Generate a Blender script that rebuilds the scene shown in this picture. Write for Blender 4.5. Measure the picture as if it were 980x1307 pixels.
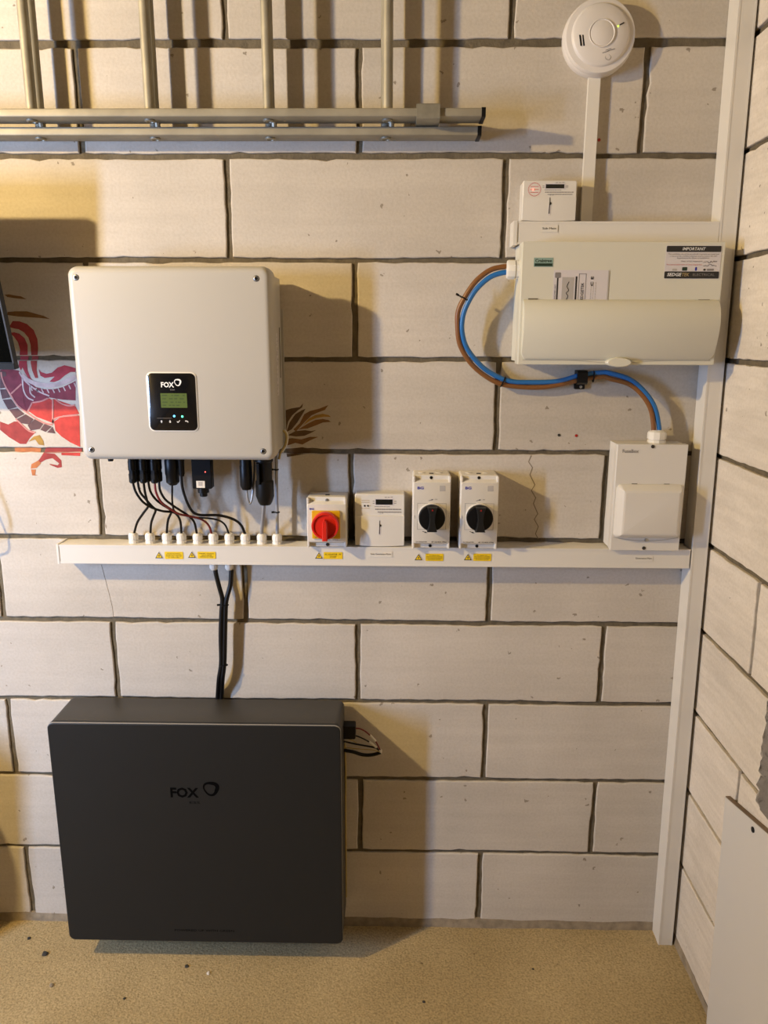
import bpy, math, random
from mathutils import Matrix, Vector

# ---------------------------------------------------------------- camera, light, exposure
scn = bpy.context.scene
for o in list(bpy.data.objects):
    bpy.data.objects.remove(o)
COL = scn.collection
random.seed(7)

cam_d = bpy.data.cameras.new('camera')
cam = bpy.data.objects.new('camera', cam_d)
COL.objects.link(cam)
right = Vector((0.999844, 0.017385, 0.003115))
down = Vector((0.007002, -0.228257, -0.973576))
fwd = Vector((-0.016215, 0.973446, -0.228343))
M = Matrix.Identity(4)
for i in range(3):
    M[i][0] = right[i]; M[i][1] = -down[i]; M[i][2] = -fwd[i]
M.translation = Vector((0.66053, -1.87529, 1.63611))
cam.matrix_world = M
cam_d.sensor_fit = 'VERTICAL'
cam_d.sensor_height = 24.0
cam_d.lens = 980.89 / 1307 * 24.0
cam_d.clip_start = 0.02
scn.camera = cam

scn.view_settings.view_transform = 'Standard'
scn.view_settings.look = 'None'
scn.view_settings.gamma = 1.0
scn.view_settings.use_curve_mapping = False
scn.view_settings.exposure = 0.05

world = bpy.data.worlds.new('evening_sky')
scn.world = world
world.use_nodes = True
bg = world.node_tree.nodes['Background']
bg.inputs[0].default_value = (0.35, 0.5, 0.8, 1)
bg.inputs[1].default_value = 0.4

# warm bulb under the garage ceiling, left of the camera
BULB = (-1.29, -1.30, 2.40)
ld = bpy.data.lights.new('warm_bulb', 'POINT')
ld.energy = 208
ld.color = (1.0, 0.72, 0.295)
ld.shadow_soft_size = 0.035
lo = bpy.data.objects.new('warm_bulb', ld)
lo.location = BULB
COL.objects.link(lo)

# dusk daylight through the narrow window in the short wall left of the camera
LEFT_X, RETURN_Y = -2.75, -1.86
WIN_X0, WIN_X1, WIN_Z0, WIN_Z1 = -2.14, -1.85, 1.00, 1.95
ad = bpy.data.lights.new('window_daylight', 'AREA')
ad.shape = 'RECTANGLE'
ad.size = WIN_X1 - WIN_X0; ad.size_y = WIN_Z1 - WIN_Z0
ad.energy = 168
ad.color = (0.44, 0.62, 1.0)
ao = bpy.data.objects.new('window_daylight', ad)
ao.location = ((WIN_X0 + WIN_X1) / 2, RETURN_Y - 0.02, (WIN_Z0 + WIN_Z1) / 2)
ao.rotation_euler = (math.radians(90), 0, 0)
COL.objects.link(ao)

FLOOR_Z = -0.022
CEIL_Z = 2.66

# ---------------------------------------------------------------- measured positions in metres (x, y, z)
D = {
    'course_z': [2.2529,2.0234,1.7982,1.5719,1.3488,1.1254,0.9019,0.6779,0.4493,0.2225],
    'row_joints': {0:[0.278,0.905],1:[-0.059,0.571,1.203,1.206],2:[0.268,0.903],3:[0.559],4:[0.903],5:[-0.085,0.547,1.177],6:[-0.363,0.272,0.9],7:[-0.079,0.562,1.2],8:[-0.38,0.902],9:[0.566,1.207],10:[-0.378,0.902]},
    'brown': [(0.8972,-0.066,1.7791),(0.8674,-0.0644,1.7718),(0.8366,-0.0629,1.7485),(0.8136,-0.06,1.7156),(0.7987,-0.0553,1.6828),(0.7983,-0.0507,1.649),(0.8054,-0.0433,1.6076),(0.8298,-0.0356,1.5679),(0.8643,-0.0291,1.5378),(0.9062,-0.026,1.5165),(0.9604,-0.0229,1.5092),(1.0177,-0.022,1.5103),(1.0939,-0.022,1.5266),(1.1442,-0.0227,1.5345),(1.1635,-0.0278,1.5296),(1.2069,-0.0328,1.5177),(1.2382,-0.0361,1.493),(1.2605,-0.0381,1.4592),(1.2708,-0.04,1.4187)],
    'blue': [(0.8964,-0.066,1.7663),(0.8679,-0.0644,1.7567),(0.8398,-0.0629,1.7325),(0.8214,-0.06,1.704),(0.8101,-0.0553,1.6731),(0.8089,-0.0507,1.6392),(0.8202,-0.0433,1.6027),(0.8476,-0.0356,1.5679),(0.8795,-0.0291,1.5429),(0.9239,-0.026,1.5239),(0.9755,-0.0229,1.5203),(1.0428,-0.022,1.5233),(1.0925,-0.022,1.5372),(1.1435,-0.0227,1.544),(1.1626,-0.0278,1.5424),(1.206,-0.0328,1.5293),(1.2403,-0.0361,1.5029),(1.2684,-0.0381,1.4661),(1.2836,-0.04,1.4187)],
    'clip': [(1.0836,-0.034,1.5469),(1.1074,-0.034,1.547),(1.1101,-0.034,1.5051),(1.0861,-0.034,1.505),(1.0995,-0.034,1.5124)],
    'pvA': [(0.0369,-0.1,1.2875),(0.0428,-0.1022,1.2649),(0.0559,-0.1044,1.2445),(0.0695,-0.1,1.2308),(0.0852,-0.0933,1.2211),(0.1002,-0.0833,1.2137),(0.117,-0.07,1.2088),(0.1243,-0.0567,1.1985),(0.1277,-0.0433,1.1783),(0.1247,-0.03,1.1479)],
    'pvB': [(0.0418,-0.08,1.2837),(0.0448,-0.0779,1.2598),(0.0557,-0.0757,1.2429),(0.0669,-0.0707,1.2253),(0.0745,-0.0643,1.212),(0.0661,-0.0557,1.1954),(0.0546,-0.0429,1.1728),(0.0465,-0.03,1.1473)],
    'pvC': [(0.0624,-0.1,1.2877),(0.0613,-0.0925,1.263),(0.0621,-0.085,1.2426),(0.0598,-0.0725,1.2233),(0.0432,-0.06,1.2035),(0.021,-0.045,1.1755),(0.0044,-0.03,1.147)],
    'pvD': [(0.0672,-0.08,1.2838),(0.0688,-0.0736,1.2591),(0.0783,-0.0671,1.2389),(0.0918,-0.0607,1.2244),(0.1045,-0.0543,1.2135),(0.1077,-0.0471,1.2034),(0.0955,-0.0386,1.1793),(0.0869,-0.03,1.1476)],
    'pvE': [(0.0889,-0.1,1.2879),(0.0901,-0.1,1.2647),(0.1001,-0.1,1.2415),(0.1166,-0.09,1.2229),(0.136,-0.08,1.2065),(0.1594,-0.065,1.1972),(0.1832,-0.05,1.1852),(0.1965,-0.04,1.1682),(0.2016,-0.03,1.1485)],
    'pvF': [(0.0929,-0.08,1.2887),(0.0937,-0.08,1.2653),(0.103,-0.0786,1.2439),(0.1167,-0.0729,1.2285),(0.1343,-0.0643,1.2124),(0.1514,-0.0529,1.1954),(0.1616,-0.0414,1.1757),(0.1639,-0.03,1.1482)],
    'pvG': [(0.1253,-0.085,1.2792),(0.1197,-0.0725,1.2281),(0.1248,-0.06,1.2045),(0.1637,-0.055,1.1932),(0.2133,-0.05,1.1871),(0.236,-0.04,1.1716),(0.2451,-0.03,1.1451)],
    'pvH': [(0.1512,-0.095,1.3013),(0.1527,-0.0929,1.2683),(0.1648,-0.0907,1.2274),(0.1813,-0.0814,1.2058),(0.2284,-0.0686,1.2011),(0.2606,-0.0557,1.1888),(0.2777,-0.0429,1.1699),(0.2856,-0.03,1.1454)],
    'greyA': [(0.3339,-0.07,1.2316),(0.3291,-0.045,1.1867),(0.3256,-0.03,1.1457)],
    'greyB': [(0.3673,-0.035,1.3198),(0.3658,-0.0317,1.252),(0.3656,-0.03,1.1992),(0.364,-0.03,1.146)],
    'mc4': [(0.0346,-0.1,1.2855),(0.0445,-0.1,1.2856),(0.0618,-0.1,1.2857),(0.0717,-0.1,1.2858),(0.0875,-0.1,1.2859),(0.0992,-0.1,1.2905)],
    'batL': [(0.2055,-0.03,1.0503),(0.2063,-0.03,1.0389),(0.2129,-0.03,1.0047),(0.2192,-0.03,0.973),(0.2173,-0.0293,0.9408),(0.2121,-0.0287,0.8728),(0.2097,-0.028,0.7978),(0.201,-0.0253,0.7509),(0.1931,-0.0227,0.7035),(0.1896,-0.02,0.6711)],
    'batR': [(0.2456,-0.03,1.0507),(0.2445,-0.03,1.0393),(0.2411,-0.03,1.0107),(0.2295,-0.03,0.9702),(0.2245,-0.0293,0.9409),(0.2199,-0.0287,0.8729),(0.2147,-0.028,0.7978),(0.2073,-0.0253,0.751),(0.2002,-0.0227,0.7036),(0.1967,-0.02,0.6712)],
    'batGland': [(0.2015,-0.03,1.0531),(0.2402,-0.03,1.0534)],
    'glands': [(0.0036,-0.03,1.1333),(0.0453,-0.03,1.1337),(0.0877,-0.03,1.134),(0.1239,-0.03,1.1343),(0.1647,-0.03,1.1346),(0.2042,-0.03,1.1349),(0.2445,-0.03,1.1352),(0.2841,-0.03,1.1355),(0.3252,-0.03,1.1359),(0.3634,-0.03,1.1362)],
    'inv_screw': [(-0.031,-0.165,1.7478),(0.3571,-0.165,1.7462),(-0.0285,-0.165,1.3747),(0.36,-0.165,1.3733)],
    'inv_led': [(0.1639,-0.165,1.4516),(0.182,-0.165,1.4508),(0.1347,-0.165,1.4392),(0.154,-0.165,1.4393),(0.1725,-0.165,1.4394),(0.191,-0.165,1.4395),(0.1291,-0.165,1.4479),(0.159,-0.165,1.448)],
    'bw_red': [(0.5517,-0.05,0.6265),(0.5684,-0.05,0.6256),(0.5851,-0.05,0.6166),(0.6018,-0.05,0.5995),(0.6123,-0.05,0.5858),(0.6218,-0.05,0.565)],
    'bw_blk1': [(0.5516,-0.05,0.6069),(0.5683,-0.05,0.6014),(0.5892,-0.05,0.5901),(0.6102,-0.05,0.5741),(0.6218,-0.05,0.5603)],
    'bw_blk2': [(0.5157,-0.05,0.5914),(0.5514,-0.05,0.5826),(0.585,-0.05,0.5761),(0.6102,-0.05,0.5706),(0.6229,-0.05,0.5591)],
    'bw_thick': [(0.5155,-0.05,0.5635),(0.547,-0.05,0.5593),(0.5765,-0.05,0.5503),(0.6018,-0.05,0.5507),(0.6239,-0.05,0.558)],
    'bw_yel': [(0.5156,-0.06,0.6121),(0.5375,-0.06,0.6032),(0.5604,-0.06,0.5908)],
    'bw_yel2': [(0.5306,-0.055,0.5736),(0.5684,-0.055,0.5695),(0.602,-0.055,0.5676),(0.6209,-0.055,0.5621)],
    'bw_crimp': [(0.5956,-0.05,0.6075),(0.6102,-0.05,0.5904),(0.5934,-0.05,0.589),(0.6123,-0.05,0.5718)],
    'cu_hinge': [(0.9472,-0.115,1.7092),(0.9681,-0.115,1.7034),(1.3193,-0.115,1.7076),(1.3438,-0.115,1.7019)],
    'cu_brand': [(0.9569,-0.115,1.7931),(0.9969,-0.115,1.7761)],
    'cu_gland': [(0.8961,-0.066,1.7747),(0.9242,-0.066,1.7748),(0.9094,-0.066,1.7932),(0.911,-0.066,1.7528)],
    'up_label': [(0.9812,-0.055,1.8676),(1.0115,-0.055,1.8544)],
    'fb_screw': [(1.2613,-0.072,1.3755),(1.26,-0.072,1.128),(1.2631,-0.072,1.1486)],
    'fb_hinge': [(1.2243,-0.072,1.2862),(1.3002,-0.072,1.2858)],
    'stick_tri': [(0.0734,-0.056,1.0947),(0.1553,-0.056,1.0964),(0.47,-0.056,1.0969),(0.7155,-0.056,1.095),(0.8369,-0.056,1.096)],
    'stick_yel': [(0.0877,-0.056,1.1049),(0.1333,-0.056,1.0861),(0.1694,-0.056,1.1056),(0.2143,-0.056,1.0878),(0.4818,-0.056,1.1071),(0.528,-0.056,1.0894),(0.7327,-0.056,1.1051),(0.7765,-0.056,1.0864),(0.8501,-0.056,1.1061),(0.894,-0.056,1.0874)],
    'tlabel': [(0.5977,-0.056,1.1091),(0.648,-0.056,1.0954),(1.2469,-0.056,1.1034),(1.2862,-0.056,1.0897)],
    'mu_fin1': [(-0.2587,0.0,1.6583),(-0.2425,0.0,1.6577),(-0.2251,0.0,1.6514),(-0.2103,0.0,1.6376),(-0.2034,0.0,1.6166),(-0.2037,0.0,1.5955),(-0.2091,0.0,1.5671),(-0.2127,0.0,1.5422),(-0.2108,0.0,1.5243),(-0.2182,0.0,1.5242),(-0.2237,0.0,1.5421),(-0.2255,0.0,1.56),(-0.2222,0.0,1.5813),(-0.2211,0.0,1.6025),(-0.2248,0.0,1.62),(-0.2344,0.0,1.6322),(-0.2463,0.0,1.6392),(-0.2569,0.0,1.6409),(-0.2692,0.0,1.6443)],
    'mu_fin2': [(-0.2579,0.0,1.6322),(-0.2456,0.0,1.6287),(-0.234,0.0,1.6182),(-0.2284,0.0,1.6024),(-0.2306,0.0,1.5812),(-0.2346,0.0,1.5599),(-0.2346,0.0,1.5421),(-0.2292,0.0,1.5242),(-0.2226,0.0,1.517),(-0.2315,0.0,1.5188),(-0.2409,0.0,1.5349),(-0.2467,0.0,1.5492),(-0.2511,0.0,1.542),(-0.2555,0.0,1.5527),(-0.2514,0.0,1.5741),(-0.2477,0.0,1.5918),(-0.2513,0.0,1.6094),(-0.2606,0.0,1.6234),(-0.2708,0.0,1.6304)],
    'mu_wave': [(-0.2076,0.0,1.5458),(-0.2021,0.0,1.5386),(-0.1897,0.0,1.5344),(-0.1766,0.0,1.537),(-0.1608,0.0,1.5495),(-0.1439,0.0,1.5549),(-0.1278,0.0,1.5514),(-0.1172,0.0,1.5479),(-0.118,0.0,1.539),(-0.1307,0.0,1.5389),(-0.1462,0.0,1.5299),(-0.16,0.0,1.5191),(-0.1733,0.0,1.5144),(-0.1842,0.0,1.5154),(-0.1702,0.0,1.528),(-0.1943,0.0,1.5243),(-0.2048,0.0,1.5297)],
    'mu_purple': [(-0.3022,0.0,1.5436),(-0.28,0.0,1.5455),(-0.2566,0.0,1.542),(-0.249,0.0,1.5277),(-0.2356,0.0,1.5152),(-0.2185,0.0,1.5026),(-0.197,0.0,1.4973),(-0.1749,0.0,1.4974),(-0.1524,0.0,1.5029),(-0.1199,0.0,1.5175),(-0.1241,0.0,1.4705),(-0.1552,0.0,1.4721),(-0.1879,0.0,1.4774),(-0.207,0.0,1.4701),(-0.2314,0.0,1.4663),(-0.247,0.0,1.4407),(-0.2636,0.0,1.4589),(-0.2801,0.0,1.477),(-0.2917,0.0,1.5059),(-0.3044,0.0,1.5239)],
    'mu_red1': [(-0.2318,0.0,1.4627),(-0.1881,0.0,1.4756),(-0.1812,0.0,1.4702),(-0.1865,0.0,1.4153),(-0.2043,0.0,1.4225),(-0.224,0.0,1.4298),(-0.2429,0.0,1.4444)],
    'mu_red2': [(-0.1772,0.0,1.4739),(-0.1557,0.0,1.4667),(-0.1254,0.0,1.4559),(-0.1177,0.0,1.4377),(-0.1588,0.0,1.4338),(-0.1821,0.0,1.4227)],
    'mu_red3': [(-0.1824,0.0,1.419),(-0.1667,0.0,1.4282),(-0.1404,0.0,1.4328),(-0.1181,0.0,1.434),(-0.123,0.0,1.3562),(-0.1463,0.0,1.3673),(-0.1673,0.0,1.3821),(-0.1808,0.0,1.3968)],
    'mu_scale0': [(-0.3024,0.0,1.5418),(-0.2881,0.0,1.5383),(-0.2873,0.0,1.5293),(-0.3044,0.0,1.5239)],
    'mu_scale1': [(-0.3046,0.0,1.5221),(-0.2989,0.0,1.5239),(-0.2941,0.0,1.5005),(-0.3072,0.0,1.4986)],
    'mu_scale2': [(-0.3074,0.0,1.4968),(-0.2927,0.0,1.4969),(-0.2838,0.0,1.477),(-0.3045,0.0,1.4733)],
    'mu_scale3': [(-0.3036,0.0,1.4715),(-0.2824,0.0,1.4734),(-0.2708,0.0,1.4534),(-0.2925,0.0,1.4478)],
    'mu_scale4': [(-0.2907,0.0,1.4478),(-0.2689,0.0,1.4508),(-0.2529,0.0,1.437),(-0.2764,0.0,1.4259)],
    'mu_scale5': [(-0.2747,0.0,1.424),(-0.2504,0.0,1.4363),(-0.232,0.0,1.4242),(-0.2463,0.0,1.4113),(-0.2664,0.0,1.4149)],
    'mu_scale6': [(-0.2484,0.0,1.4094),(-0.2294,0.0,1.4243),(-0.209,0.0,1.4133),(-0.2195,0.0,1.4003),(-0.2423,0.0,1.3965)],
    'mu_scale7': [(-0.2179,0.0,1.3985),(-0.206,0.0,1.4133),(-0.1892,0.0,1.406),(-0.2054,0.0,1.393)],
    'mu_scale8': [(-0.2018,0.0,1.3919),(-0.1874,0.0,1.406),(-0.1815,0.0,1.3894)],
    'mu_scale9': [(-0.2816,0.0,1.5312),(-0.2572,0.0,1.5187),(-0.281,0.0,1.4861),(-0.2935,0.0,1.5059)],
    'mu_scale10': [(-0.2793,0.0,1.4843),(-0.2527,0.0,1.5097),(-0.2517,0.0,1.4662),(-0.2468,0.0,1.4425),(-0.2673,0.0,1.4589)],
    'mu_leg': [(-0.3162,0.0,1.4183),(-0.2966,0.0,1.411),(-0.2809,0.0,1.4185),(-0.2679,0.0,1.4185),(-0.2477,0.0,1.3983),(-0.2296,0.0,1.3929),(-0.246,0.0,1.3779),(-0.2569,0.0,1.3629),(-0.2719,0.0,1.3629),(-0.2981,0.0,1.3795),(-0.3185,0.0,1.3979)],
    'mu_gold': [(-0.2507,0.0,1.3686),(-0.2363,0.0,1.3817),(-0.221,0.0,1.3855),(-0.2132,0.0,1.3707),(-0.2124,0.0,1.3595),(-0.2253,0.0,1.3613),(-0.2333,0.0,1.3743)],
    'mu_joint': [(-0.2897,0.0,1.3534),(-0.2223,0.0,1.3538),(-0.2253,0.0,1.3425),(-0.2891,0.0,1.3422)],
    'mu_joint2': [(-0.2111,0.0,1.3539),(-0.1214,0.0,1.3533),(-0.1225,0.0,1.3413),(-0.2161,0.0,1.3407)],
    'mu_foot': [(-0.2161,0.0,1.3407),(-0.1882,0.0,1.339),(-0.1729,0.0,1.3222),(-0.1734,0.0,1.3052),(-0.1841,0.0,1.3032),(-0.2022,0.0,1.3107),(-0.2038,0.0,1.3137),(-0.1834,0.0,1.31),(-0.1792,0.0,1.3146),(-0.1949,0.0,1.3277),(-0.2122,0.0,1.3238),(-0.2261,0.0,1.3162),(-0.2332,0.0,1.3199),(-0.227,0.0,1.3256)],
    'mu_claw1': [(-0.2311,0.0,1.3218),(-0.2243,0.0,1.3151),(-0.2368,0.0,1.3029),(-0.2521,0.0,1.3009),(-0.249,0.0,1.3123)],
    'mu_claw2': [(-0.2515,0.0,1.299),(-0.2391,0.0,1.2991),(-0.2423,0.0,1.2858),(-0.2349,0.0,1.2839),(-0.25,0.0,1.2838)],
    'mu_feath1': [(-0.2719,0.0,1.7186),(-0.261,0.0,1.7197),(-0.247,0.0,1.717),(-0.2328,0.0,1.7153),(-0.2199,0.0,1.7085),(-0.2334,0.0,1.7095),(-0.2476,0.0,1.7108),(-0.2653,0.0,1.7135)],
    'mu_feath2': [(-0.269,0.0,1.6791),(-0.2509,0.0,1.6808),(-0.2221,0.0,1.6809),(-0.2011,0.0,1.6751),(-0.1835,0.0,1.6707),(-0.1681,0.0,1.6631),(-0.1913,0.0,1.6654),(-0.2163,0.0,1.6671),(-0.2449,0.0,1.6687),(-0.2698,0.0,1.6721)],
    'mu_spikes': [(-0.1712,0.0,1.341),(-0.1243,0.0,1.3413),(-0.125,0.0,1.3337),(-0.1717,0.0,1.3353)],
    'mu_leaf0': [(0.3877,0.0,1.4491),(0.4019,0.0,1.4535),(0.4238,0.0,1.457),(0.4318,0.0,1.4663),(0.4292,0.0,1.4562),(0.4189,0.0,1.4492),(0.4046,0.0,1.4367),(0.394,0.0,1.4211),(0.3896,0.0,1.4007),(0.3856,0.0,1.4006)],
    'mu_leaf1': [(0.3894,0.0,1.3959),(0.3979,0.0,1.4195),(0.4125,0.0,1.4399),(0.4283,0.0,1.4493),(0.4377,0.0,1.4532),(0.4297,0.0,1.4399),(0.4167,0.0,1.4196),(0.4022,0.0,1.4023)],
    'mu_leaf2': [(0.4069,0.0,1.4023),(0.4229,0.0,1.4181),(0.4343,0.0,1.44),(0.4485,0.0,1.4478),(0.4705,0.0,1.4533),(0.4862,0.0,1.4596),(0.4932,0.0,1.462),(0.4845,0.0,1.4503),(0.4672,0.0,1.444),(0.4515,0.0,1.4369),(0.4307,0.0,1.4165),(0.4131,0.0,1.3976)],
    'mu_leaf3': [(0.4291,0.0,1.4118),(0.4451,0.0,1.4291),(0.4609,0.0,1.4378),(0.4796,0.0,1.441),(0.4937,0.0,1.4379),(0.4991,0.0,1.4333),(0.4827,0.0,1.434),(0.4639,0.0,1.4308),(0.4481,0.0,1.4244)],
    'mu_leaf4': [(0.4179,0.0,1.4024),(0.4417,0.0,1.4166),(0.4607,0.0,1.4261),(0.4795,0.0,1.4285),(0.4935,0.0,1.4255),(0.4989,0.0,1.4216),(0.4793,0.0,1.4199),(0.4604,0.0,1.412),(0.4415,0.0,1.4049),(0.4257,0.0,1.4032)],
    'mu_leaf5': [(0.3924,0.0,1.3881),(0.4115,0.0,1.3984),(0.4351,0.0,1.4009),(0.4508,0.0,1.3986),(0.4634,0.0,1.4018),(0.4507,0.0,1.3947),(0.4332,0.0,1.3867),(0.4128,0.0,1.385)],
    'mu_leaf6': [(0.3858,0.0,1.3786),(0.4032,0.0,1.381),(0.4252,0.0,1.378),(0.4474,0.0,1.3844),(0.4678,0.0,1.3846),(0.4472,0.0,1.3758),(0.4281,0.0,1.3654),(0.4108,0.0,1.3692),(0.3854,0.0,1.3612)],
    'mu_leaf7': [(0.3867,0.0,1.3532),(0.4105,0.0,1.3566),(0.4279,0.0,1.359),(0.4468,0.0,1.3552),(0.4466,0.0,1.344),(0.3894,0.0,1.3341)],
    'ml_l1': [(-0.2999,0.0,1.5382),(-0.2989,0.0,1.5239),(-0.2921,0.0,1.5023),(-0.2799,0.0,1.4788),(-0.2675,0.0,1.457),(-0.247,0.0,1.4407),(-0.228,0.0,1.4268),(-0.2069,0.0,1.4152),(-0.1869,0.0,1.4108)],
    'ml_l2': [(-0.2552,0.0,1.5384),(-0.246,0.0,1.5205),(-0.2277,0.0,1.5026),(-0.2087,0.0,1.49),(-0.1875,0.0,1.4811)],
    'ml_l3': [(-0.281,0.0,1.4861),(-0.2527,0.0,1.5097)],
    'ml_l4': [(-0.2316,0.0,1.4645),(-0.2449,0.0,1.4425)],
    'ml_l5': [(-0.2316,0.0,1.4645),(-0.2091,0.0,1.4683),(-0.1917,0.0,1.4756)],
    'ml_l6': [(-0.1801,0.0,1.4738),(-0.1859,0.0,1.4134)],
    'ml_l7': [(-0.1857,0.0,1.4153),(-0.1819,0.0,1.4245),(-0.1628,0.0,1.4308),(-0.1217,0.0,1.4347)],
    'ml_l8': [(-0.1735,0.0,1.4739),(-0.1598,0.0,1.463),(-0.1418,0.0,1.4576),(-0.1269,0.0,1.4595)],
    'ml_l9': [(-0.2493,0.0,1.5241),(-0.2494,0.0,1.4953),(-0.2414,0.0,1.4772),(-0.2273,0.0,1.47)],
    'ml_l10': [(-0.2328,0.0,1.5062),(-0.2329,0.0,1.4881),(-0.2229,0.0,1.4773)],
    'ml_l11': [(-0.2764,0.0,1.4251),(-0.2647,0.0,1.413),(-0.2479,0.0,1.3965),(-0.2316,0.0,1.391)],
    'debris': [(-0.291,-0.124),(-0.36,-0.07),(-0.227,-0.226),(0.171,-0.179),(0.107,-0.158),(-0.024,-0.263),(0.39,-0.04),(0.739,-0.257),(1.034,-0.147)],
    'crack': [(0.9908,0.0,1.3415),(0.9844,0.0,1.3257),(0.995,0.0,1.3114),(0.9895,0.0,1.2934),(1.0027,0.0,1.2681),(0.9949,0.0,1.2535),(1.0064,0.0,1.2353),(1.0014,0.0,1.2206),(1.0134,0.0,1.1949),(1.0055,0.0,1.1801),(1.0165,0.0,1.1615),(1.0102,0.0,1.1428),(1.018,0.0,1.1294)],
    'crack2': [(-0.095,0.0,1.0518),(-0.0877,0.0,1.0117),(-0.0815,0.0,0.9748),(-0.0759,0.0,0.9377),(-0.0747,0.0,0.9077)],
}

# ---------------------------------------------------------------- materials
MATS = {}
def mat(name, col, rough=0.5, metal=0.0, spec=0.5, noise=0.0, nscale=30.0, bump=0.0, bscale=200.0,
        emit=None, estr=0.0, coat=0.0, trans=0.0, alpha=1.0):
    m = bpy.data.materials.new(name)
    m.use_nodes = True
    nt = m.node_tree; b = nt.nodes['Principled BSDF']
    b.inputs['Base Color'].default_value = (*col, 1)
    b.inputs['Roughness'].default_value = rough
    b.inputs['Metallic'].default_value = metal
    b.inputs['Specular IOR Level'].default_value = spec
    if coat: b.inputs['Coat Weight'].default_value = coat
    if trans: b.inputs['Transmission Weight'].default_value = trans
    if alpha < 1: b.inputs['Alpha'].default_value = alpha
    if emit:
        b.inputs['Emission Color'].default_value = (*emit, 1)
        b.inputs['Emission Strength'].default_value = estr
    tc = nt.nodes.new('ShaderNodeTexCoord')
    if noise:
        n = nt.nodes.new('ShaderNodeTexNoise'); n.inputs['Scale'].default_value = nscale
        n.inputs['Detail'].default_value = 5
        nt.links.new(tc.outputs['Object'], n.inputs['Vector'])
        r = nt.nodes.new('ShaderNodeValToRGB')
        r.color_ramp.elements[0].position = 0.3; r.color_ramp.elements[1].position = 0.7
        r.color_ramp.elements[0].color = (*[max(0, c * (1 - noise)) for c in col], 1)
        r.color_ramp.elements[1].color = (*[min(1, c * (1 + noise)) for c in col], 1)
        nt.links.new(n.outputs['Fac'], r.inputs['Fac'])
        nt.links.new(r.outputs['Color'], b.inputs['Base Color'])
    if bump:
        n2 = nt.nodes.new('ShaderNodeTexNoise'); n2.inputs['Scale'].default_value = bscale
        n2.inputs['Detail'].default_value = 4
        nt.links.new(tc.outputs['Object'], n2.inputs['Vector'])
        bp = nt.nodes.new('ShaderNodeBump'); bp.inputs['Strength'].default_value = bump
        bp.inputs['Distance'].default_value = 0.002
        nt.links.new(n2.outputs['Fac'], bp.inputs['Height'])
        nt.links.new(bp.outputs['Normal'], b.inputs['Normal'])
    MATS[name] = m
    return m

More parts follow.
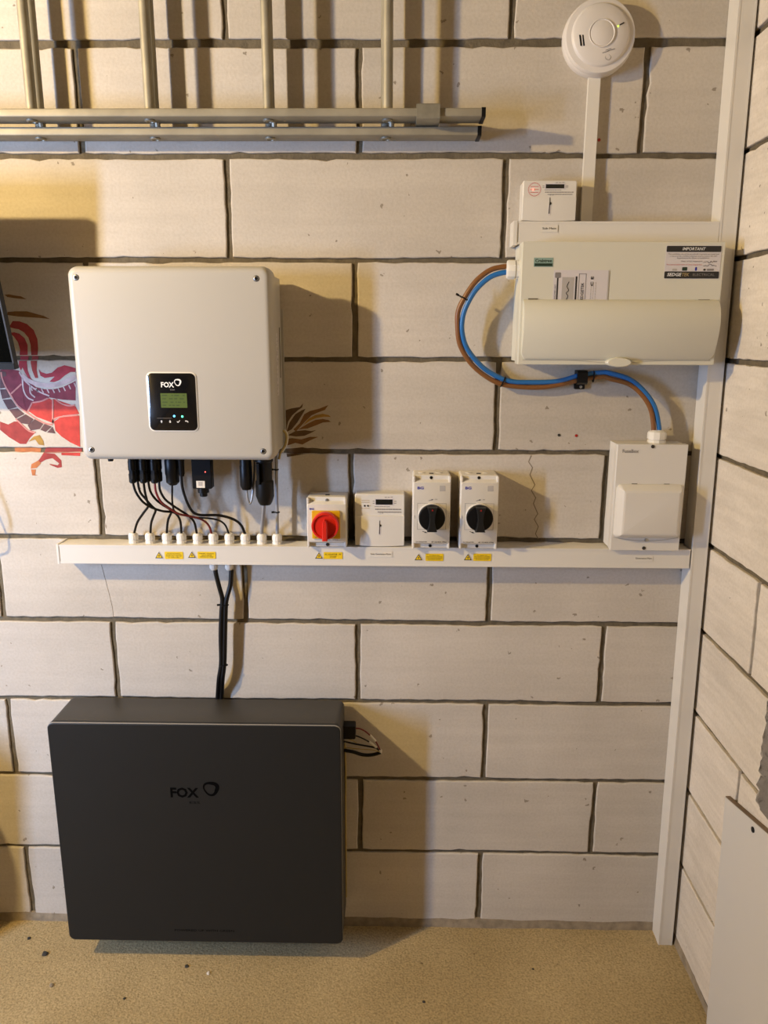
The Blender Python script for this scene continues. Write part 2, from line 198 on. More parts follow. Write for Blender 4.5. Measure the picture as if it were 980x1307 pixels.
def block_material(name, col, streak):
    """aerated concrete block: mottled cream, saw streaks, small dark pits"""
    m = bpy.data.materials.new(name); m.use_nodes = True
    nt = m.node_tree; N = nt.nodes; L = nt.links; b = N['Principled BSDF']
    b.inputs['Roughness'].default_value = 0.85
    b.inputs['Specular IOR Level'].default_value = 0.2
    geo = N.new('ShaderNodeNewGeometry')
    oi = N.new('ShaderNodeObjectInfo')
    def noise(scale, detail, vec=None, rough=0.55):
        n = N.new('ShaderNodeTexNoise'); n.inputs['Scale'].default_value = scale
        n.inputs['Detail'].default_value = detail; n.inputs['Roughness'].default_value = rough
        L.new(vec or geo.outputs['Position'], n.inputs['Vector']); return n
    def ramp(src, p0, c0, p1, c1):
        r = N.new('ShaderNodeValToRGB'); e = r.color_ramp.elements
        e[0].position = p0; e[0].color = (*c0, 1); e[1].position = p1; e[1].color = (*c1, 1)
        L.new(src, r.inputs['Fac']); return r
    def mul(a, bb, fac=1.0):
        x = N.new('ShaderNodeMix'); x.data_type = 'RGBA'; x.blend_type = 'MULTIPLY'
        x.inputs[0].default_value = fac
        L.new(a, x.inputs[6]); L.new(bb, x.inputs[7]); return x.outputs[2]
    big = noise(3.2, 4)
    base = ramp(big.outputs['Fac'], 0.35, [c * 0.9 for c in col], 0.68, [min(1, c * 1.05) for c in col])
    rnd = ramp(oi.outputs['Random'], 0.0, (0.93, 0.925, 0.91), 1.0, (1.0, 1.0, 1.0))
    c1 = mul(base.outputs['Color'], rnd.outputs['Color'])
    mp = N.new('ShaderNodeMapping')
    mp.inputs['Scale'].default_value = (2.0, 2.0, 42.0) if streak < 1 else (6.0, 6.0, 60.0)
    mp.inputs['Rotation'].default_value = (0.06, 0.05, 0) if streak < 1 else (0.12, 0, 0)
    L.new(geo.outputs['Position'], mp.inputs['Vector'])
    st = noise(1.0, 3, mp.outputs['Vector'])
    k = 0.035 * streak + 0.025
    sr = ramp(st.outputs['Fac'], 0.38, (1 - 1.6 * k, 1 - 1.7 * k, 1 - 1.8 * k), 0.62, (1, 1, 1))
    c2 = mul(c1, sr.outputs['Color'])
    fine = noise(160, 3)
    fr = ramp(fine.outputs['Fac'], 0.35, (0.93, 0.92, 0.9), 0.6, (1, 1, 1))
    c3 = mul(c2, fr.outputs['Color'])
    # sparse chips: voronoi cells far apart, only a few of them dark
    warp = noise(90, 2)
    vm = N.new('ShaderNodeVectorMath'); vm.operation = 'MULTIPLY_ADD'
    vm.inputs[1].default_value = (0.018, 0.018, 0.018)
    L.new(warp.outputs['Color'], vm.inputs[0]); L.new(geo.outputs['Position'], vm.inputs[2])
    vo = N.new('ShaderNodeTexVoronoi'); vo.inputs['Scale'].default_value = 30
    L.new(vm.outputs[0], vo.inputs['Vector'])
    sep = N.new('ShaderNodeSeparateColor'); L.new(vo.outputs['Color'], sep.inputs['Color'])
    siz = N.new('ShaderNodeMath'); siz.operation = 'MULTIPLY_ADD'
    siz.inputs[1].default_value = 0.205; siz.inputs[2].default_value = -0.073
    L.new(sep.outputs[0], siz.inputs[0])
    cmp_ = N.new('ShaderNodeMath'); cmp_.operation = 'LESS_THAN'
    L.new(vo.outputs['Distance'], cmp_.inputs[0]); L.new(siz.outputs[0], cmp_.inputs[1])
    pit = N.new('ShaderNodeMix'); pit.data_type = 'RGBA'
    pit.inputs[7].default_value = (0.17, 0.13, 0.085, 1)
    L.new(c3, pit.inputs[6])
    pf = N.new('ShaderNodeMath'); pf.operation = 'MULTIPLY'; pf.inputs[1].default_value = 0.68
    L.new(cmp_.outputs[0], pf.inputs[0]); L.new(pf.outputs[0], pit.inputs[0])
    L.new(pit.outputs[2], b.inputs['Base Color'])
    hs = N.new('ShaderNodeMath'); hs.operation = 'MULTIPLY_ADD'; hs.inputs[1].default_value = -1.6
    L.new(cmp_.outputs[0], hs.inputs[0]); L.new(fine.outputs['Fac'], hs.inputs[2])
    bp = N.new('ShaderNodeBump'); bp.inputs['Strength'].default_value = 0.35
    bp.inputs['Distance'].default_value = 0.0015
    L.new(hs.outputs[0], bp.inputs['Height']); L.new(bp.outputs['Normal'], b.inputs['Normal'])
    MATS[name] = m
    return m

def floor_material(name):
    m = bpy.data.materials.new(name); m.use_nodes = True
    nt = m.node_tree; N = nt.nodes; L = nt.links; b = N['Principled BSDF']
    b.inputs['Roughness'].default_value = 0.8; b.inputs['Specular IOR Level'].default_value = 0.25
    geo = N.new('ShaderNodeNewGeometry')
    def noise(scale, detail):
        n = N.new('ShaderNodeTexNoise'); n.inputs['Scale'].default_value = scale
        n.inputs['Detail'].default_value = detail
        L.new(geo.outputs['Position'], n.inputs['Vector']); return n
    def ramp(src, stops):
        r = N.new('ShaderNodeValToRGB'); e = r.color_ramp.elements
        while len(e) < len(stops): e.new(0.5)
        for el, (p, c) in zip(e, stops):
            el.position = p; el.color = (*c, 1)
        L.new(src, r.inputs['Fac']); return r
    def mul(a, bb):
        x = N.new('ShaderNodeMix'); x.data_type = 'RGBA'; x.blend_type = 'MULTIPLY'; x.inputs[0].default_value = 1
        L.new(a, x.inputs[6]); L.new(bb, x.inputs[7]); return x.outputs[2]
    a = ramp(noise(2.6, 5).outputs['Fac'], [(0.3, (0.315, 0.235, 0.115)), (0.7, (0.42, 0.325, 0.175))])
    g = ramp(noise(190, 5).outputs['Fac'], [(0.33, (0.70, 0.68, 0.64)), (0.5, (0.96, 0.96, 0.95)), (0.68, (1.18, 1.16, 1.13))])
    s = ramp(noise(55, 3).outputs['Fac'], [(0.22, (0.45, 0.41, 0.36)), (0.28, (1, 1, 1))])
    c = mul(mul(a.outputs['Color'], g.outputs['Color']), s.outputs['Color'])
    L.new(c, b.inputs['Base Color'])
    bp = N.new('ShaderNodeBump'); bp.inputs['Strength'].default_value = 0.7; bp.inputs['Distance'].default_value = 0.003
    L.new(noise(170, 5).outputs['Fac'], bp.inputs['Height']); L.new(bp.outputs['Normal'], b.inputs['Normal'])
    MATS[name] = m

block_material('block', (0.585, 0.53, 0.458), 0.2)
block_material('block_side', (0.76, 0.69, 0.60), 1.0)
floor_material('concrete')
mat('mortar', (0.125, 0.10, 0.062), 0.95, noise=0.22, nscale=60, bump=0.8, bscale=170)
mat('mortar_foot', (0.27, 0.215, 0.145), 0.95, noise=0.25, nscale=40, bump=0.8, bscale=120)
mat('plaster', (0.13, 0.11, 0.085), 0.9, noise=0.05, nscale=5)
mat('ceiling_board', (0.10, 0.075, 0.05), 0.9, noise=0.1, nscale=8)
mat('garage_door', (0.07, 0.06, 0.05), 0.6, noise=0.05, nscale=5)
mat('trunk', (0.69, 0.655, 0.59), 0.35, noise=0.015, nscale=4)
mat('white_plastic', (0.68, 0.645, 0.585), 0.38)
mat('gland_white', (0.76, 0.73, 0.66), 0.42)
mat('alarm_white', (0.68, 0.64, 0.60), 0.42)
mat('cu_metal', (0.64, 0.62, 0.52), 0.42, noise=0.01, nscale=5)
mat('inverter_white', (0.46, 0.435, 0.385), 0.42)
mat('inverter_body', (0.46, 0.44, 0.395), 0.45)
mat('battery_grey', (0.013, 0.0135, 0.0135), 0.5, spec=0.3, noise=0.04, nscale=3)
mat('battery_side', (0.040, 0.037, 0.033), 0.5)
mat('battery_edge_highlight', (0.23, 0.22, 0.21), 0.4)
mat('black', (0.0045, 0.0045, 0.005), 0.42, spec=0.25)
mat('black_gloss', (0.008, 0.008, 0.009), 0.16)
mat('black_ink', (0.02, 0.018, 0.017), 0.6)
mat('logo_black', (0.0015, 0.0015, 0.0015), 0.75, spec=0.05)
mat('grey_ink', (0.22, 0.2, 0.19), 0.6)
mat('blue_ink', (0.02, 0.025, 0.30), 0.5)
mat('red_ink', (0.55, 0.03, 0.03), 0.5)
mat('rubber', (0.008, 0.008, 0.008), 0.5, spec=0.3)
mat('cable_black', (0.0045, 0.004, 0.0045), 0.35, spec=0.3)
mat('cable_red', (0.16, 0.012, 0.014), 0.35)
mat('cable_brown', (0.20, 0.080, 0.022), 0.4)
mat('cable_blue', (0.018, 0.14, 0.40), 0.38)
mat('cable_grey', (0.26, 0.26, 0.27), 0.3)
mat('cable_yellow', (0.36, 0.27, 0.09), 0.4)
mat('crimp_white', (0.72, 0.69, 0.62), 0.4)
mat('red_plastic', (0.60, 0.022, 0.012), 0.3)
mat('red_dark', (0.36, 0.012, 0.008), 0.35)
mat('yellow_plastic', (0.70, 0.40, 0.01), 0.4)
mat('sticker_yellow', (0.80, 0.55, 0.012), 0.45)
mat('sticker_white', (0.71, 0.67, 0.595), 0.5)
mat('card_white', (0.62, 0.58, 0.58), 0.6)
mat('card_grey', (0.42, 0.39, 0.36), 0.6)
mat('green_label', (0.25, 0.36, 0.31), 0.4)
mat('dark_green', (0.012, 0.035, 0.022), 0.4)
mat('gold_ink', (0.42, 0.30, 0.13), 0.5)
mat('display_dark', (0.012, 0.013, 0.012), 0.25)
mat('lcd', (0.085, 0.12, 0.03), 0.3, emit=(0.25, 0.42, 0.06), estr=0.045)
mat('lcd_ink', (0.045, 0.07, 0.02), 0.4)
mat('led_blue', (0.1, 0.5, 1), 0.3, emit=(0.1, 0.55, 1.0), estr=3.0)
mat('led_green', (0.1, 1, 0.6), 0.3, emit=(0.1, 1.0, 0.45), estr=2.2)
mat('led_red', (1, 0.1, 0.05), 0.3, emit=(1.0, 0.10, 0.07), estr=5.0)
mat('led_lime', (0.6, 1, 0.1), 0.3, emit=(0.55, 0.9, 0.1), estr=1.2)
mat('white_ink', (0.85, 0.83, 0.8), 0.5)
mat('aluminium', (0.31, 0.28, 0.21), 0.55, metal=0.3, noise=0.18, nscale=14, bump=0.12, bscale=90)
mat('alu_bracket', (0.30, 0.28, 0.22), 0.5, metal=0.5, noise=0.15, nscale=40)
mat('steel', (0.45, 0.45, 0.44), 0.35, metal=0.9)
mat('screw_dark', (0.05, 0.045, 0.04), 0.4, metal=0.5)
mat('foil', (0.55, 0.55, 0.54), 0.18, metal=1.0, bump=1.0, bscale=70)
mat('board_white', (0.60, 0.575, 0.535), 0.45, noise=0.01, nscale=3)
mat('tv_bezel', (0.008, 0.009, 0.0095), 0.5, spec=0.2)
mat('tv_rim', (0.03, 0.03, 0.032), 0.45, spec=0.3)
mat('tv_screen', (0.0015, 0.002, 0.002), 0.12, spec=0.08)
mat('rock_dark', (0.03, 0.028, 0.025), 0.9)
mat('rock_grey', (0.22, 0.18, 0.13), 0.9)
mat('rock_light', (0.6, 0.55, 0.47), 0.9)
mat('timber', (0.16, 0.11, 0.07), 0.8, noise=0.2, nscale=20)
mat('hinge_gap', (0.12, 0.10, 0.07), 0.6)
mat('seam', (0.42, 0.39, 0.32), 0.6)
mat('glass', (0.9, 0.93, 0.95), 0.05, trans=1.0)

# ---------------------------------------------------------------- mesh helpers
class MB:
    def __init__(s): s.v = []; s.f = []
    def add(s, verts, faces):
        n = len(s.v); s.v += [tuple(p) for p in verts]
        s.f += [tuple(i + n for i in f) for f in faces]; return s
    def box(s, x0, x1, y0, y1, z0, z1):
        return s.add([(x0, y0, z0), (x1, y0, z0), (x1, y1, z0), (x0, y1, z0),
                      (x0, y0, z1), (x1, y0, z1), (x1, y1, z1), (x0, y1, z1)],
                     [(0, 3, 2, 1), (4, 5, 6, 7), (0, 1, 5, 4), (1, 2, 6, 5), (2, 3, 7, 6), (3, 0, 4, 7)])
    def loft(s, loops, cap0=True, cap1=True):
        n = len(loops[0]); vs = [p for lp in loops for p in lp]; fs = []
        for i in range(len(loops) - 1):
            for j in range(n):
                a = i * n + j; b = i * n + (j + 1) % n
                fs.append((a, b, b + n, a + n))
        if cap0: fs.append(tuple(range(n - 1, -1, -1)))
        if cap1: fs.append(tuple(range((len(loops) - 1) * n, len(loops) * n)))
        return s.add(vs, fs)
    def rr(s, x0, x1, z0, z1, r, layers, seg=5):
        """rounded rectangle in XZ, lofted along Y. layers: (y, inset) from the back to the front"""
        loops = []
        for y, ins in layers:
            loops.append([(x, y, z) for x, z in rrect(x0 + ins, x1 - ins, z0 + ins, z1 - ins, max(r - ins, 0.0003), seg)])
        return s.loft(loops)
    def tube(s, pts, rad, seg=8, smooth=6, flat=None):
        pts = [Vector(p) for p in pts]
        if smooth: pts = catmull(pts, smooth)
        loops = []; up = Vector((0, -1, 0.013))
        for i, p in enumerate(pts):
            t = (pts[min(i + 1, len(pts) - 1)] - pts[max(i - 1, 0)])
            t = t.normalized() if t.length > 1e-9 else Vector((0, 0, 1))
            a = t.cross(up)
            if a.length < 0.05: a = t.cross(Vector((1, 0, 0)))
            a.normalize(); b = a.cross(t).normalized()
            rb = flat if flat else rad
            loops.append([p + a * (rad * math.cos(2 * math.pi * k / seg)) + b * (rb * math.sin(2 * math.pi * k / seg)) for k in range(seg)])
        return s.loft(loops)
    def lathe(s, prof, origin, axis='Z', seg=24, rot=0.0):
        """prof: (radius, height) list; axis of revolution through origin"""
        o = Vector(origin); loops = []
        for r, h in prof:
            lp = []
            for k in range(seg):
                t = 2 * math.pi * k / seg + rot
                c, sn = r * math.cos(t), r * math.sin(t)
                if axis == 'Z': lp.append(o + Vector((c, sn, h)))
                elif axis == 'Y': lp.append(o + Vector((c, -h, sn)))
                elif axis == 'X': lp.append(o + Vector((h, c, sn)))
            loops.append(lp)
        return s.loft(loops)
    def poly(s, pts, y, th=0.0004):
        """flat XZ polygon of thickness th, front at y"""
        n = len(pts)
        vs = [(x, y, z) for x, z in pts] + [(x, y + th, z) for x, z in pts]
        fs = [tuple(range(n)), tuple(range(2 * n - 1, n - 1, -1))]
        fs += [(i, i + n, (i + 1) % n + n, (i + 1) % n) for i in range(n)]
        return s.add(vs, fs)
    def rect(s, x0, x1, z0, z1, y, th=0.0004):
        return s.poly([(x0, z0), (x1, z0), (x1, z1), (x0, z1)], y, th)
    def build(s, name, m, parent=None, smooth=True, angle=38):
        me = bpy.data.meshes.new(name)
        off = Vector((0, 0, 0)); p = parent
        while p is not None: off += p.location; p = p.parent
        me.from_pydata([Vector(v) - off for v in s.v], [], s.f)
        me.materials.append(MATS[m])
        import bmesh
        bm = bmesh.new(); bm.from_mesh(me)
        bmesh.ops.recalc_face_normals(bm, faces=bm.faces[:])
        bm.to_mesh(me); bm.free()
        if smooth:
            me.polygons.foreach_set('use_smooth', [True] * len(me.polygons))
            me.set_sharp_from_angle(angle=math.radians(angle))
        o = bpy.data.objects.new(name, me); COL.objects.link(o)
        if parent: o.parent = parent
        return o

def rrect(x0, x1, z0, z1, r, seg=5):
    out = []
    for cx, cz, a0 in ((x1 - r, z0 + r, -90), (x1 - r, z1 - r, 0), (x0 + r, z1 - r, 90), (x0 + r, z0 + r, 180)):
        for k in range(seg + 1):
            t = math.radians(a0 + 90 * k / seg)
            out.append((cx + r * math.cos(t), cz + r * math.sin(t)))
    return out

def catmull(P, n):
    out = []
    for i in range(len(P) - 1):
        p0 = P[i - 1] if i else P[0] * 2 - P[1]
        p1, p2 = P[i], P[i + 1]
        p3 = P[i + 2] if i + 2 < len(P) else P[-1] * 2 - P[-2]
        for k in range(n):
            t = k / n
            out.append(0.5 * ((2 * p1) + (p2 - p0) * t + (2 * p0 - 5 * p1 + 4 * p2 - p3) * t * t + (3 * p1 - p0 - 3 * p2 + p3) * t ** 3))
    out.append(P[-1])
    return out

def tag(o, label=None, cat=None, group=None, kind=None):
    if label: o['label'] = label
    if cat: o['category'] = cat
    if group: o['group'] = group
    if kind: o['kind'] = kind
    return o

def thing(name, loc, label, cat, group=None):
    o = bpy.data.objects.new(name, None); COL.objects.link(o)
    o.empty_display_size = 0.05
    o.location = loc
    return tag(o, label, cat, group)

def text(name, body, x, z, y, width, m, parent, height=None, bold=0.0, ang=0.0, shear=0.0, align='L', th=0.0003):
    """lettering standing in the XZ plane; (x, z) is the left baseline point, fitted to width (and height)"""
    cu = bpy.data.curves.new('lettering', 'FONT')
    cu.body = body; cu.size = 1.0; cu.offset = bold; cu.shear = shear; cu.resolution_u = 2
    cu.space_line = 0.9
    tmp = bpy.data.objects.new('lettering', cu); COL.objects.link(tmp)
    dg = bpy.context.evaluated_depsgraph_get()
    me = bpy.data.meshes.new_from_object(tmp.evaluated_get(dg))
    bpy.data.objects.remove(tmp)
    xs = [v.co.x for v in me.vertices]; ys = [v.co.y for v in me.vertices]
    if not xs: return None
    sx = width / (max(xs) - min(xs)); sy = height / (max(ys) - min(ys)) if height else sx
    x0, y0 = min(xs), (min(ys) if height else 0.0)
    w = 0
    off = Vector((0, 0, 0)); p = parent
    while p is not None: off += p.location; p = p.parent
    ca, sa = math.cos(ang), math.sin(ang)
    if align == 'C': w = width / 2
    for v in me.vertices:
        a = (v.co.x - x0) * sx - w; b = (v.co.y - y0) * sy
        v.co = Vector((x + a * ca - b * sa, y, z + a * sa + b * ca)) - off
    me.materials.append(MATS[m])
    o = bpy.data.objects.new(name, me); COL.objects.link(o); o.parent = parent
    return o

def text_lines(name, lines, x0, x1, ztop, zbot, y, m, parent, fill=0.6, center=True):
    """several rows of small print joined into one part"""
    meshes = []
    n = len(lines); step = (ztop - zbot) / n
    root = None; vs = []; fs = []
    mx = max(len(l) for l in lines)
    for i, l in enumerate(lines):
        w = (x1 - x0) * min(1.0, len(l) / mx)
        xa = x0 + ((x1 - x0) - w) / 2 if center else x0
        o = text(name, l, xa, ztop - step * (i + 0.5 + fill / 2), y, w, m, parent, height=step * fill)
        b = len(vs); vs += [v.co.copy() for v in o.data.vertices]
        fs += [tuple(k + b for k in p.vertices) for p in o.data.polygons]
        bpy.data.objects.remove(o)
    me = bpy.data.meshes.new(name); me.from_pydata(vs, [], fs); me.materials.append(MATS[m])
    o = bpy.data.objects.new(name, me); COL.objects.link(o); o.parent = parent
    return o

# ---------------------------------------------------------------- room shell
RW = lambda z: 1.4455 - 0.0145 * z          # right wall leans in very slightly
def structure(o, kind='structure'):
    o['kind'] = kind; return o

fl = MB().box(LEFT_X - .12, 1.6, -5.6, 0.14, FLOOR_Z - 0.12, FLOOR_Z).build('floor', 'concrete', smooth=False)
structure(fl)
structure(MB().box(LEFT_X - .12, 1.6, -5.6, 0.14, CEIL_Z, CEIL_Z + 0.1).build('ceiling', 'ceiling_board', smooth=False))
structure(MB().box(LEFT_X - .12, 1.6, -5.72, -5.6, FLOOR_Z, CEIL_Z).build('wall_front', 'garage_door', smooth=False))
structure(MB().box(LEFT_X - .12, LEFT_X, RETURN_Y - .1, 0.14, FLOOR_Z, CEIL_Z).build('wall_left', 'plaster', smooth=False))
RX1, RY0 = -0.95, RETURN_Y - .1
wl = MB()
wl.box(LEFT_X, WIN_X0, RY0, RETURN_Y, FLOOR_Z, CEIL_Z); wl.box(WIN_X1, RX1, RY0, RETURN_Y, FLOOR_Z, CEIL_Z)
wl.box(WIN_X0, WIN_X1, RY0, RETURN_Y, WIN_Z1, CEIL_Z); wl.box(WIN_X0, WIN_X1, RY0, RETURN_Y, FLOOR_Z, WIN_Z0)
wl.box(RX1 - .1, RX1, -5.6, RY0, FLOOR_Z, CEIL_Z)
structure(wl.build('wall_return', 'plaster', smooth=False))
wf = MB()
for a in ((WIN_X0 - .05, WIN_X0, WIN_Z0 - .05, WIN_Z1 + .05), (WIN_X1, WIN_X1 + .05, WIN_Z0 - .05, WIN_Z1 + .05),
          (WIN_X0, WIN_X1, WIN_Z0 - .05, WIN_Z0), (WIN_X0, WIN_X1, WIN_Z1, WIN_Z1 + .05)):
    wf.box(a[0], a[1], RETURN_Y, RETURN_Y + .012, a[2], a[3])
structure(wf.build('window_1', 'timber', smooth=False))

# --- block walls
MORTAR_D = 0.006
def jagged(x0, x1, z0, z1, rnd, step=0.022, amp=0.0011):
    pts = []
    def side(ax, az, bx, bz, nx, nz):
        n = max(3, int(math.hypot(bx - ax, bz - az) / step)); ph = rnd.random() * 6
        for k in range(n):
            t = k / n
            d = rnd.uniform(-amp, amp) + amp * 0.9 * math.sin(t * 5 + ph)
            if rnd.random() < 0.045: d -= rnd.uniform(0.001, 0.0035)
            if k == 0: d = -0.0012
            pts.append((ax + (bx - ax) * t + nx * d, az + (bz - az) * t + nz * d))
    side(x0, z0, x1, z0, 0, -1); side(x1, z0, x1, z1, 1, 0); side(x1, z1, x0, z1, 0, 1); side(x0, z1, x0, z0, -1, 0)
    return pts

def block(parent, a0, a1, z0, z1, mapf, m, rnd):
    pts = jagged(a0, a1, z0, z1, rnd)
    ca, cz = (a0 + a1) / 2, (z0 + z1) / 2
    def ins(d): return [(a - math.copysign(min(d, abs(a - ca)), a - ca), z - math.copysign(min(d, abs(z - cz)), z - cz)) for a, z in pts]
    loops = [[mapf(a, 0.03, z) for a, z in pts], [mapf(a, 0.0022, z) for a, z in pts],
             [mapf(a, 0.0006, z) for a, z in ins(0.0012)], [mapf(a, 0.0, z) for a, z in ins(0.003)]]
    mb = MB(); mb.loft(loops, cap0=False, cap1=True)
    return mb.build('block', m, parent, smooth=False)

back = structure(MB().box(LEFT_X - .12, 1.6, MORTAR_D, 0.14, FLOOR_Z - 0.05, CEIL_Z).build('wall_back', 'mortar', smooth=False))
CZ = D['course_z']                                     # joint centre heights, top to bottom
bounds = [CZ[0] + 0.45, CZ[0] + 0.225] + CZ + [-0.002]
rows = [[0.571 - .6333 * k for k in range(-1, 6)]] + [None] * 11
HJ = {0: 0.0085, 1: 0.0062, 2: 0.0056, 3: 0.0056, 4: 0.0056, 5: 0.006, 6: 0.006, 7: 0.0056, 8: 0.0054, 9: 0.005}
rnd = random.Random(3)
BLOCKS = []
for r in range(12):
    ztop, zbot = bounds[r], bounds[r + 1]
    kt, kb = r - 2, r - 1
    zt = ztop - HJ.get(kt, 0.006); zb = zbot + (HJ.get(kb, 0.006) if kb < 10 else 0.0)
    if r == 0:
        js = [0.571 + .6333 * k for k in range(-5, 2)]
    else:
        known = sorted(set(D['row_joints'].get(r - 1, [])))
        js = []
        for x in known:
            if not js or x - js[-1] > 0.2: js.append(x)
        # fill the gaps between measured joints and continue to both sides at the block pitch
        full = [js[0]]
        for x in js[1:]:
            n = round((x - full[-1]) / 0.635); a = full[-1]
            for k in range(1, n + 1): full.append(a + (x - a) * k / n)
        js = full
        while js[-1] < 1.0: js.append(js[-1] + 0.6333)
        while js[0] > -2.6: js.insert(0, js[0] - 0.6333)
    js = [x for x in js if LEFT_X - .1 < x < 1.42] + [1.452]
    if js[0] > LEFT_X + .1: js.insert(0, LEFT_X - .01)
    for a, b in zip(js[:-1], js[1:]):
        x0, x1 = a + 0.0066, b - 0.0066
        if x1 - x0 < 0.03: continue
        block(back, x0, x1, zb, zt, lambda a_, d, z_: (a_, d, z_), 'block', rnd)
        BLOCKS.append((x0, x1, zb, zt))
# mortar squeezed along the foot of the wall
ft = MB(); prev = None; lo_, up_ = [], []
n = 90
for k in range(n + 1):
    x = -2.7 + (1.44 + 2.7) * k / n
    lo_.append((x, -0.004 + rnd.uniform(-.003, .002), FLOOR_Z - 0.01)); up_.append((x, -0.0005 + rnd.uniform(-.001, .0), 0.004 + rnd.uniform(-.004, .004)))
vs = lo_ + up_ + [(p[0], 0.02, p[2]) for p in up_]
fs = []
for k in range(n):
    fs.append((k, k + 1, n + 1 + k + 1, n + 1 + k)); fs.append((n + 1 + k, n + 2 + k, 2 * n + 3 + k, 2 * n + 2 + k))
ft.add(vs, fs); ft.build('mortar_foot', 'mortar_foot', back)

side = structure(MB().add(
    [(RW(-.1) + .009, 0.14, -.1), (RW(-.1) + .009, -5.6, -.1), (RW(2.7) + .009, -5.6, 2.7), (RW(2.7) + .009, 0.14, 2.7),
     (1.6, 0.14, -.1), (1.6, -5.6, -.1), (1.6, -5.6, 2.7), (1.6, 0.14, 2.7)],
    [(0, 1, 2, 3), (4, 7, 6, 5), (0, 4, 5, 1), (1, 5, 6, 2), (2, 6, 7, 3), (3, 7, 4, 0)]).build('wall_right', 'mortar', smooth=False))
for r in range(12):
    zt = bounds[r] + 0.001 - HJ.get(r - 2, .006); zb = bounds[r + 1] + 0.001 + (HJ.get(r - 1, .006) if r < 11 else 0)
    if r == 0: zb, zt = bounds[1] + .006, CEIL_Z - 0.005
    off = 0.310 if (r - 2) % 2 == 1 else 0.625
    js = [0.0] + [off + .6333 * k for k in range(5)]
    for a, b in zip(js[:-1], js[1:]):
        block(side, a + (0.0066 if a else 0.002), b - 0.0066, zb, zt, lambda a_, d, z_: (RW(z_) + d, -a_, z_), 'block_side', rnd)
MB().add([(RW(z) + d, y, z) for z in (0, CEIL_Z) for d in (0, .01) for y in (-5.6, -3.2)],
         [(0, 1, 5, 4), (2, 6, 7, 3), (0, 2, 3, 1), (4, 5, 7, 6), (0, 4, 6, 2), (1, 3, 7, 5)]).build('block_run', 'block_side', side, smooth=False)
ft = MB(); lo_, up_ = [], []
for k in range(61):
    y = -3.2 * k / 60
    lo_.append((RW(0) - 0.004 + rnd.uniform(-.002, .002), y, FLOOR_Z - .005)); up_.append((RW(0) + 0.0, y, 0.001 + rnd.uniform(-.004, .004)))
ft.add(lo_ + up_, [(k, 61 + k, 62 + k, k + 1) for k in range(60)]); ft.build('mortar_foot', 'mortar_foot', side)

# cracks and drill holes in the blocks
def ribbon(pts, w, y, th=0.0004):
    mb = MB()
    P = [Vector((p[0], p[2])) for p in pts]
    L_, R_ = [], []
    for i, p in enumerate(P):
        t = (P[min(i + 1, len(P) - 1)] - P[max(i - 1, 0)]).normalized(); nn = Vector((-t.y, t.x))
        L_.append(p + nn * w / 2); R_.append(p - nn * w / 2)
    for i in range(len(P) - 1):
        mb.poly([(q_.x, q_.y) for q_ in (R_[i], R_[i + 1], L_[i + 1], L_[i])], y, th)
    return mb
ribbon(D['crack'], 0.0024, -0.0004).build('crack', 'rock_grey', back, smooth=False)
ribbon(D['crack2'], 0.0010, -0.0004).build('crack', 'rock_grey', back, smooth=False)
for (x, z, m, rr_) in ((1.0555, 1.392, 'rock_dark', .0035), (1.0975, 1.391, 'red_dark', .0035), (1.1085, 2.056, 'red_dark', .0035)):
    MB().lathe([(rr_, 0.0), (rr_, 0.0012), (rr_ * .6, 0.0012)], (x, 0.0, z), 'Y', 10).build('wall_plug', m, back)

# ---------------------------------------------------------------- wall mural (painted, follows blocks and joints)
mural = thing('wall_mural', (-0.2, 0.0, 1.3), 'red and gold dragon creature stencil painted on block wall behind the inverter', 'mural')
def paint(name, hexcol, rough=0.8):
    mat(name, hexcol, rough, noise=0.22, nscale=45)
paint('paint_red', (0.50, 0.045, 0.032)); paint('paint_maroon_and_shaded_red', (0.30, 0.035, 0.03)); paint('paint_crimson', (0.36, 0.035, 0.05))
paint('paint_purple', (0.20, 0.030, 0.045)); paint('paint_scale', (0.115, 0.055, 0.055)); paint('paint_gold', (0.36, 0.20, 0.035))
paint('paint_rust', (0.45, 0.15, 0.045)); paint('paint_brown', (0.20, 0.095, 0.025)); paint('paint_umber', (0.11, 0.06, 0.02)); paint('paint_pale', (0.52, 0.40, 0.38)); paint('paint_pink', (0.55, 0.22, 0.19))
def clip(poly, x0, x1, z0, z1):
    def cut(P, f, inter):
        out = []
        for i in range(len(P)):
            a, b = P[i - 1], P[i]
            fa, fb = f(a), f(b)
            if fa != fb: out.append(inter(a, b))
            if fb: out.append(b)
        return out
    def ix(c): return lambda a, b: (c, a[1] + (b[1] - a[1]) * (c - a[0]) / (b[0] - a[0]))
    def iz(c): return lambda a, b: (a[0] + (b[0] - a[0]) * (c - a[1]) / (b[1] - a[1]), c)
    for f, inter in ((lambda p: p[0] >= x0, ix(x0)), (lambda p: p[0] <= x1, ix(x1)), (lambda p: p[1] >= z0, iz(z0)), (lambda p: p[1] <= z1, iz(z1))):
        if poly: poly = cut(poly, f, inter)
    return poly
def tri_poly(mb, pts, y):
    """paint film: triangulated so concave outlines stay right"""
    from mathutils.geometry import tessellate_polygon
    tris = tessellate_polygon([[Vector((x, z, 0)) for x, z in pts]])
    mb.add([(x, y, z) for x, z in pts], [tuple(t) for t in tris])
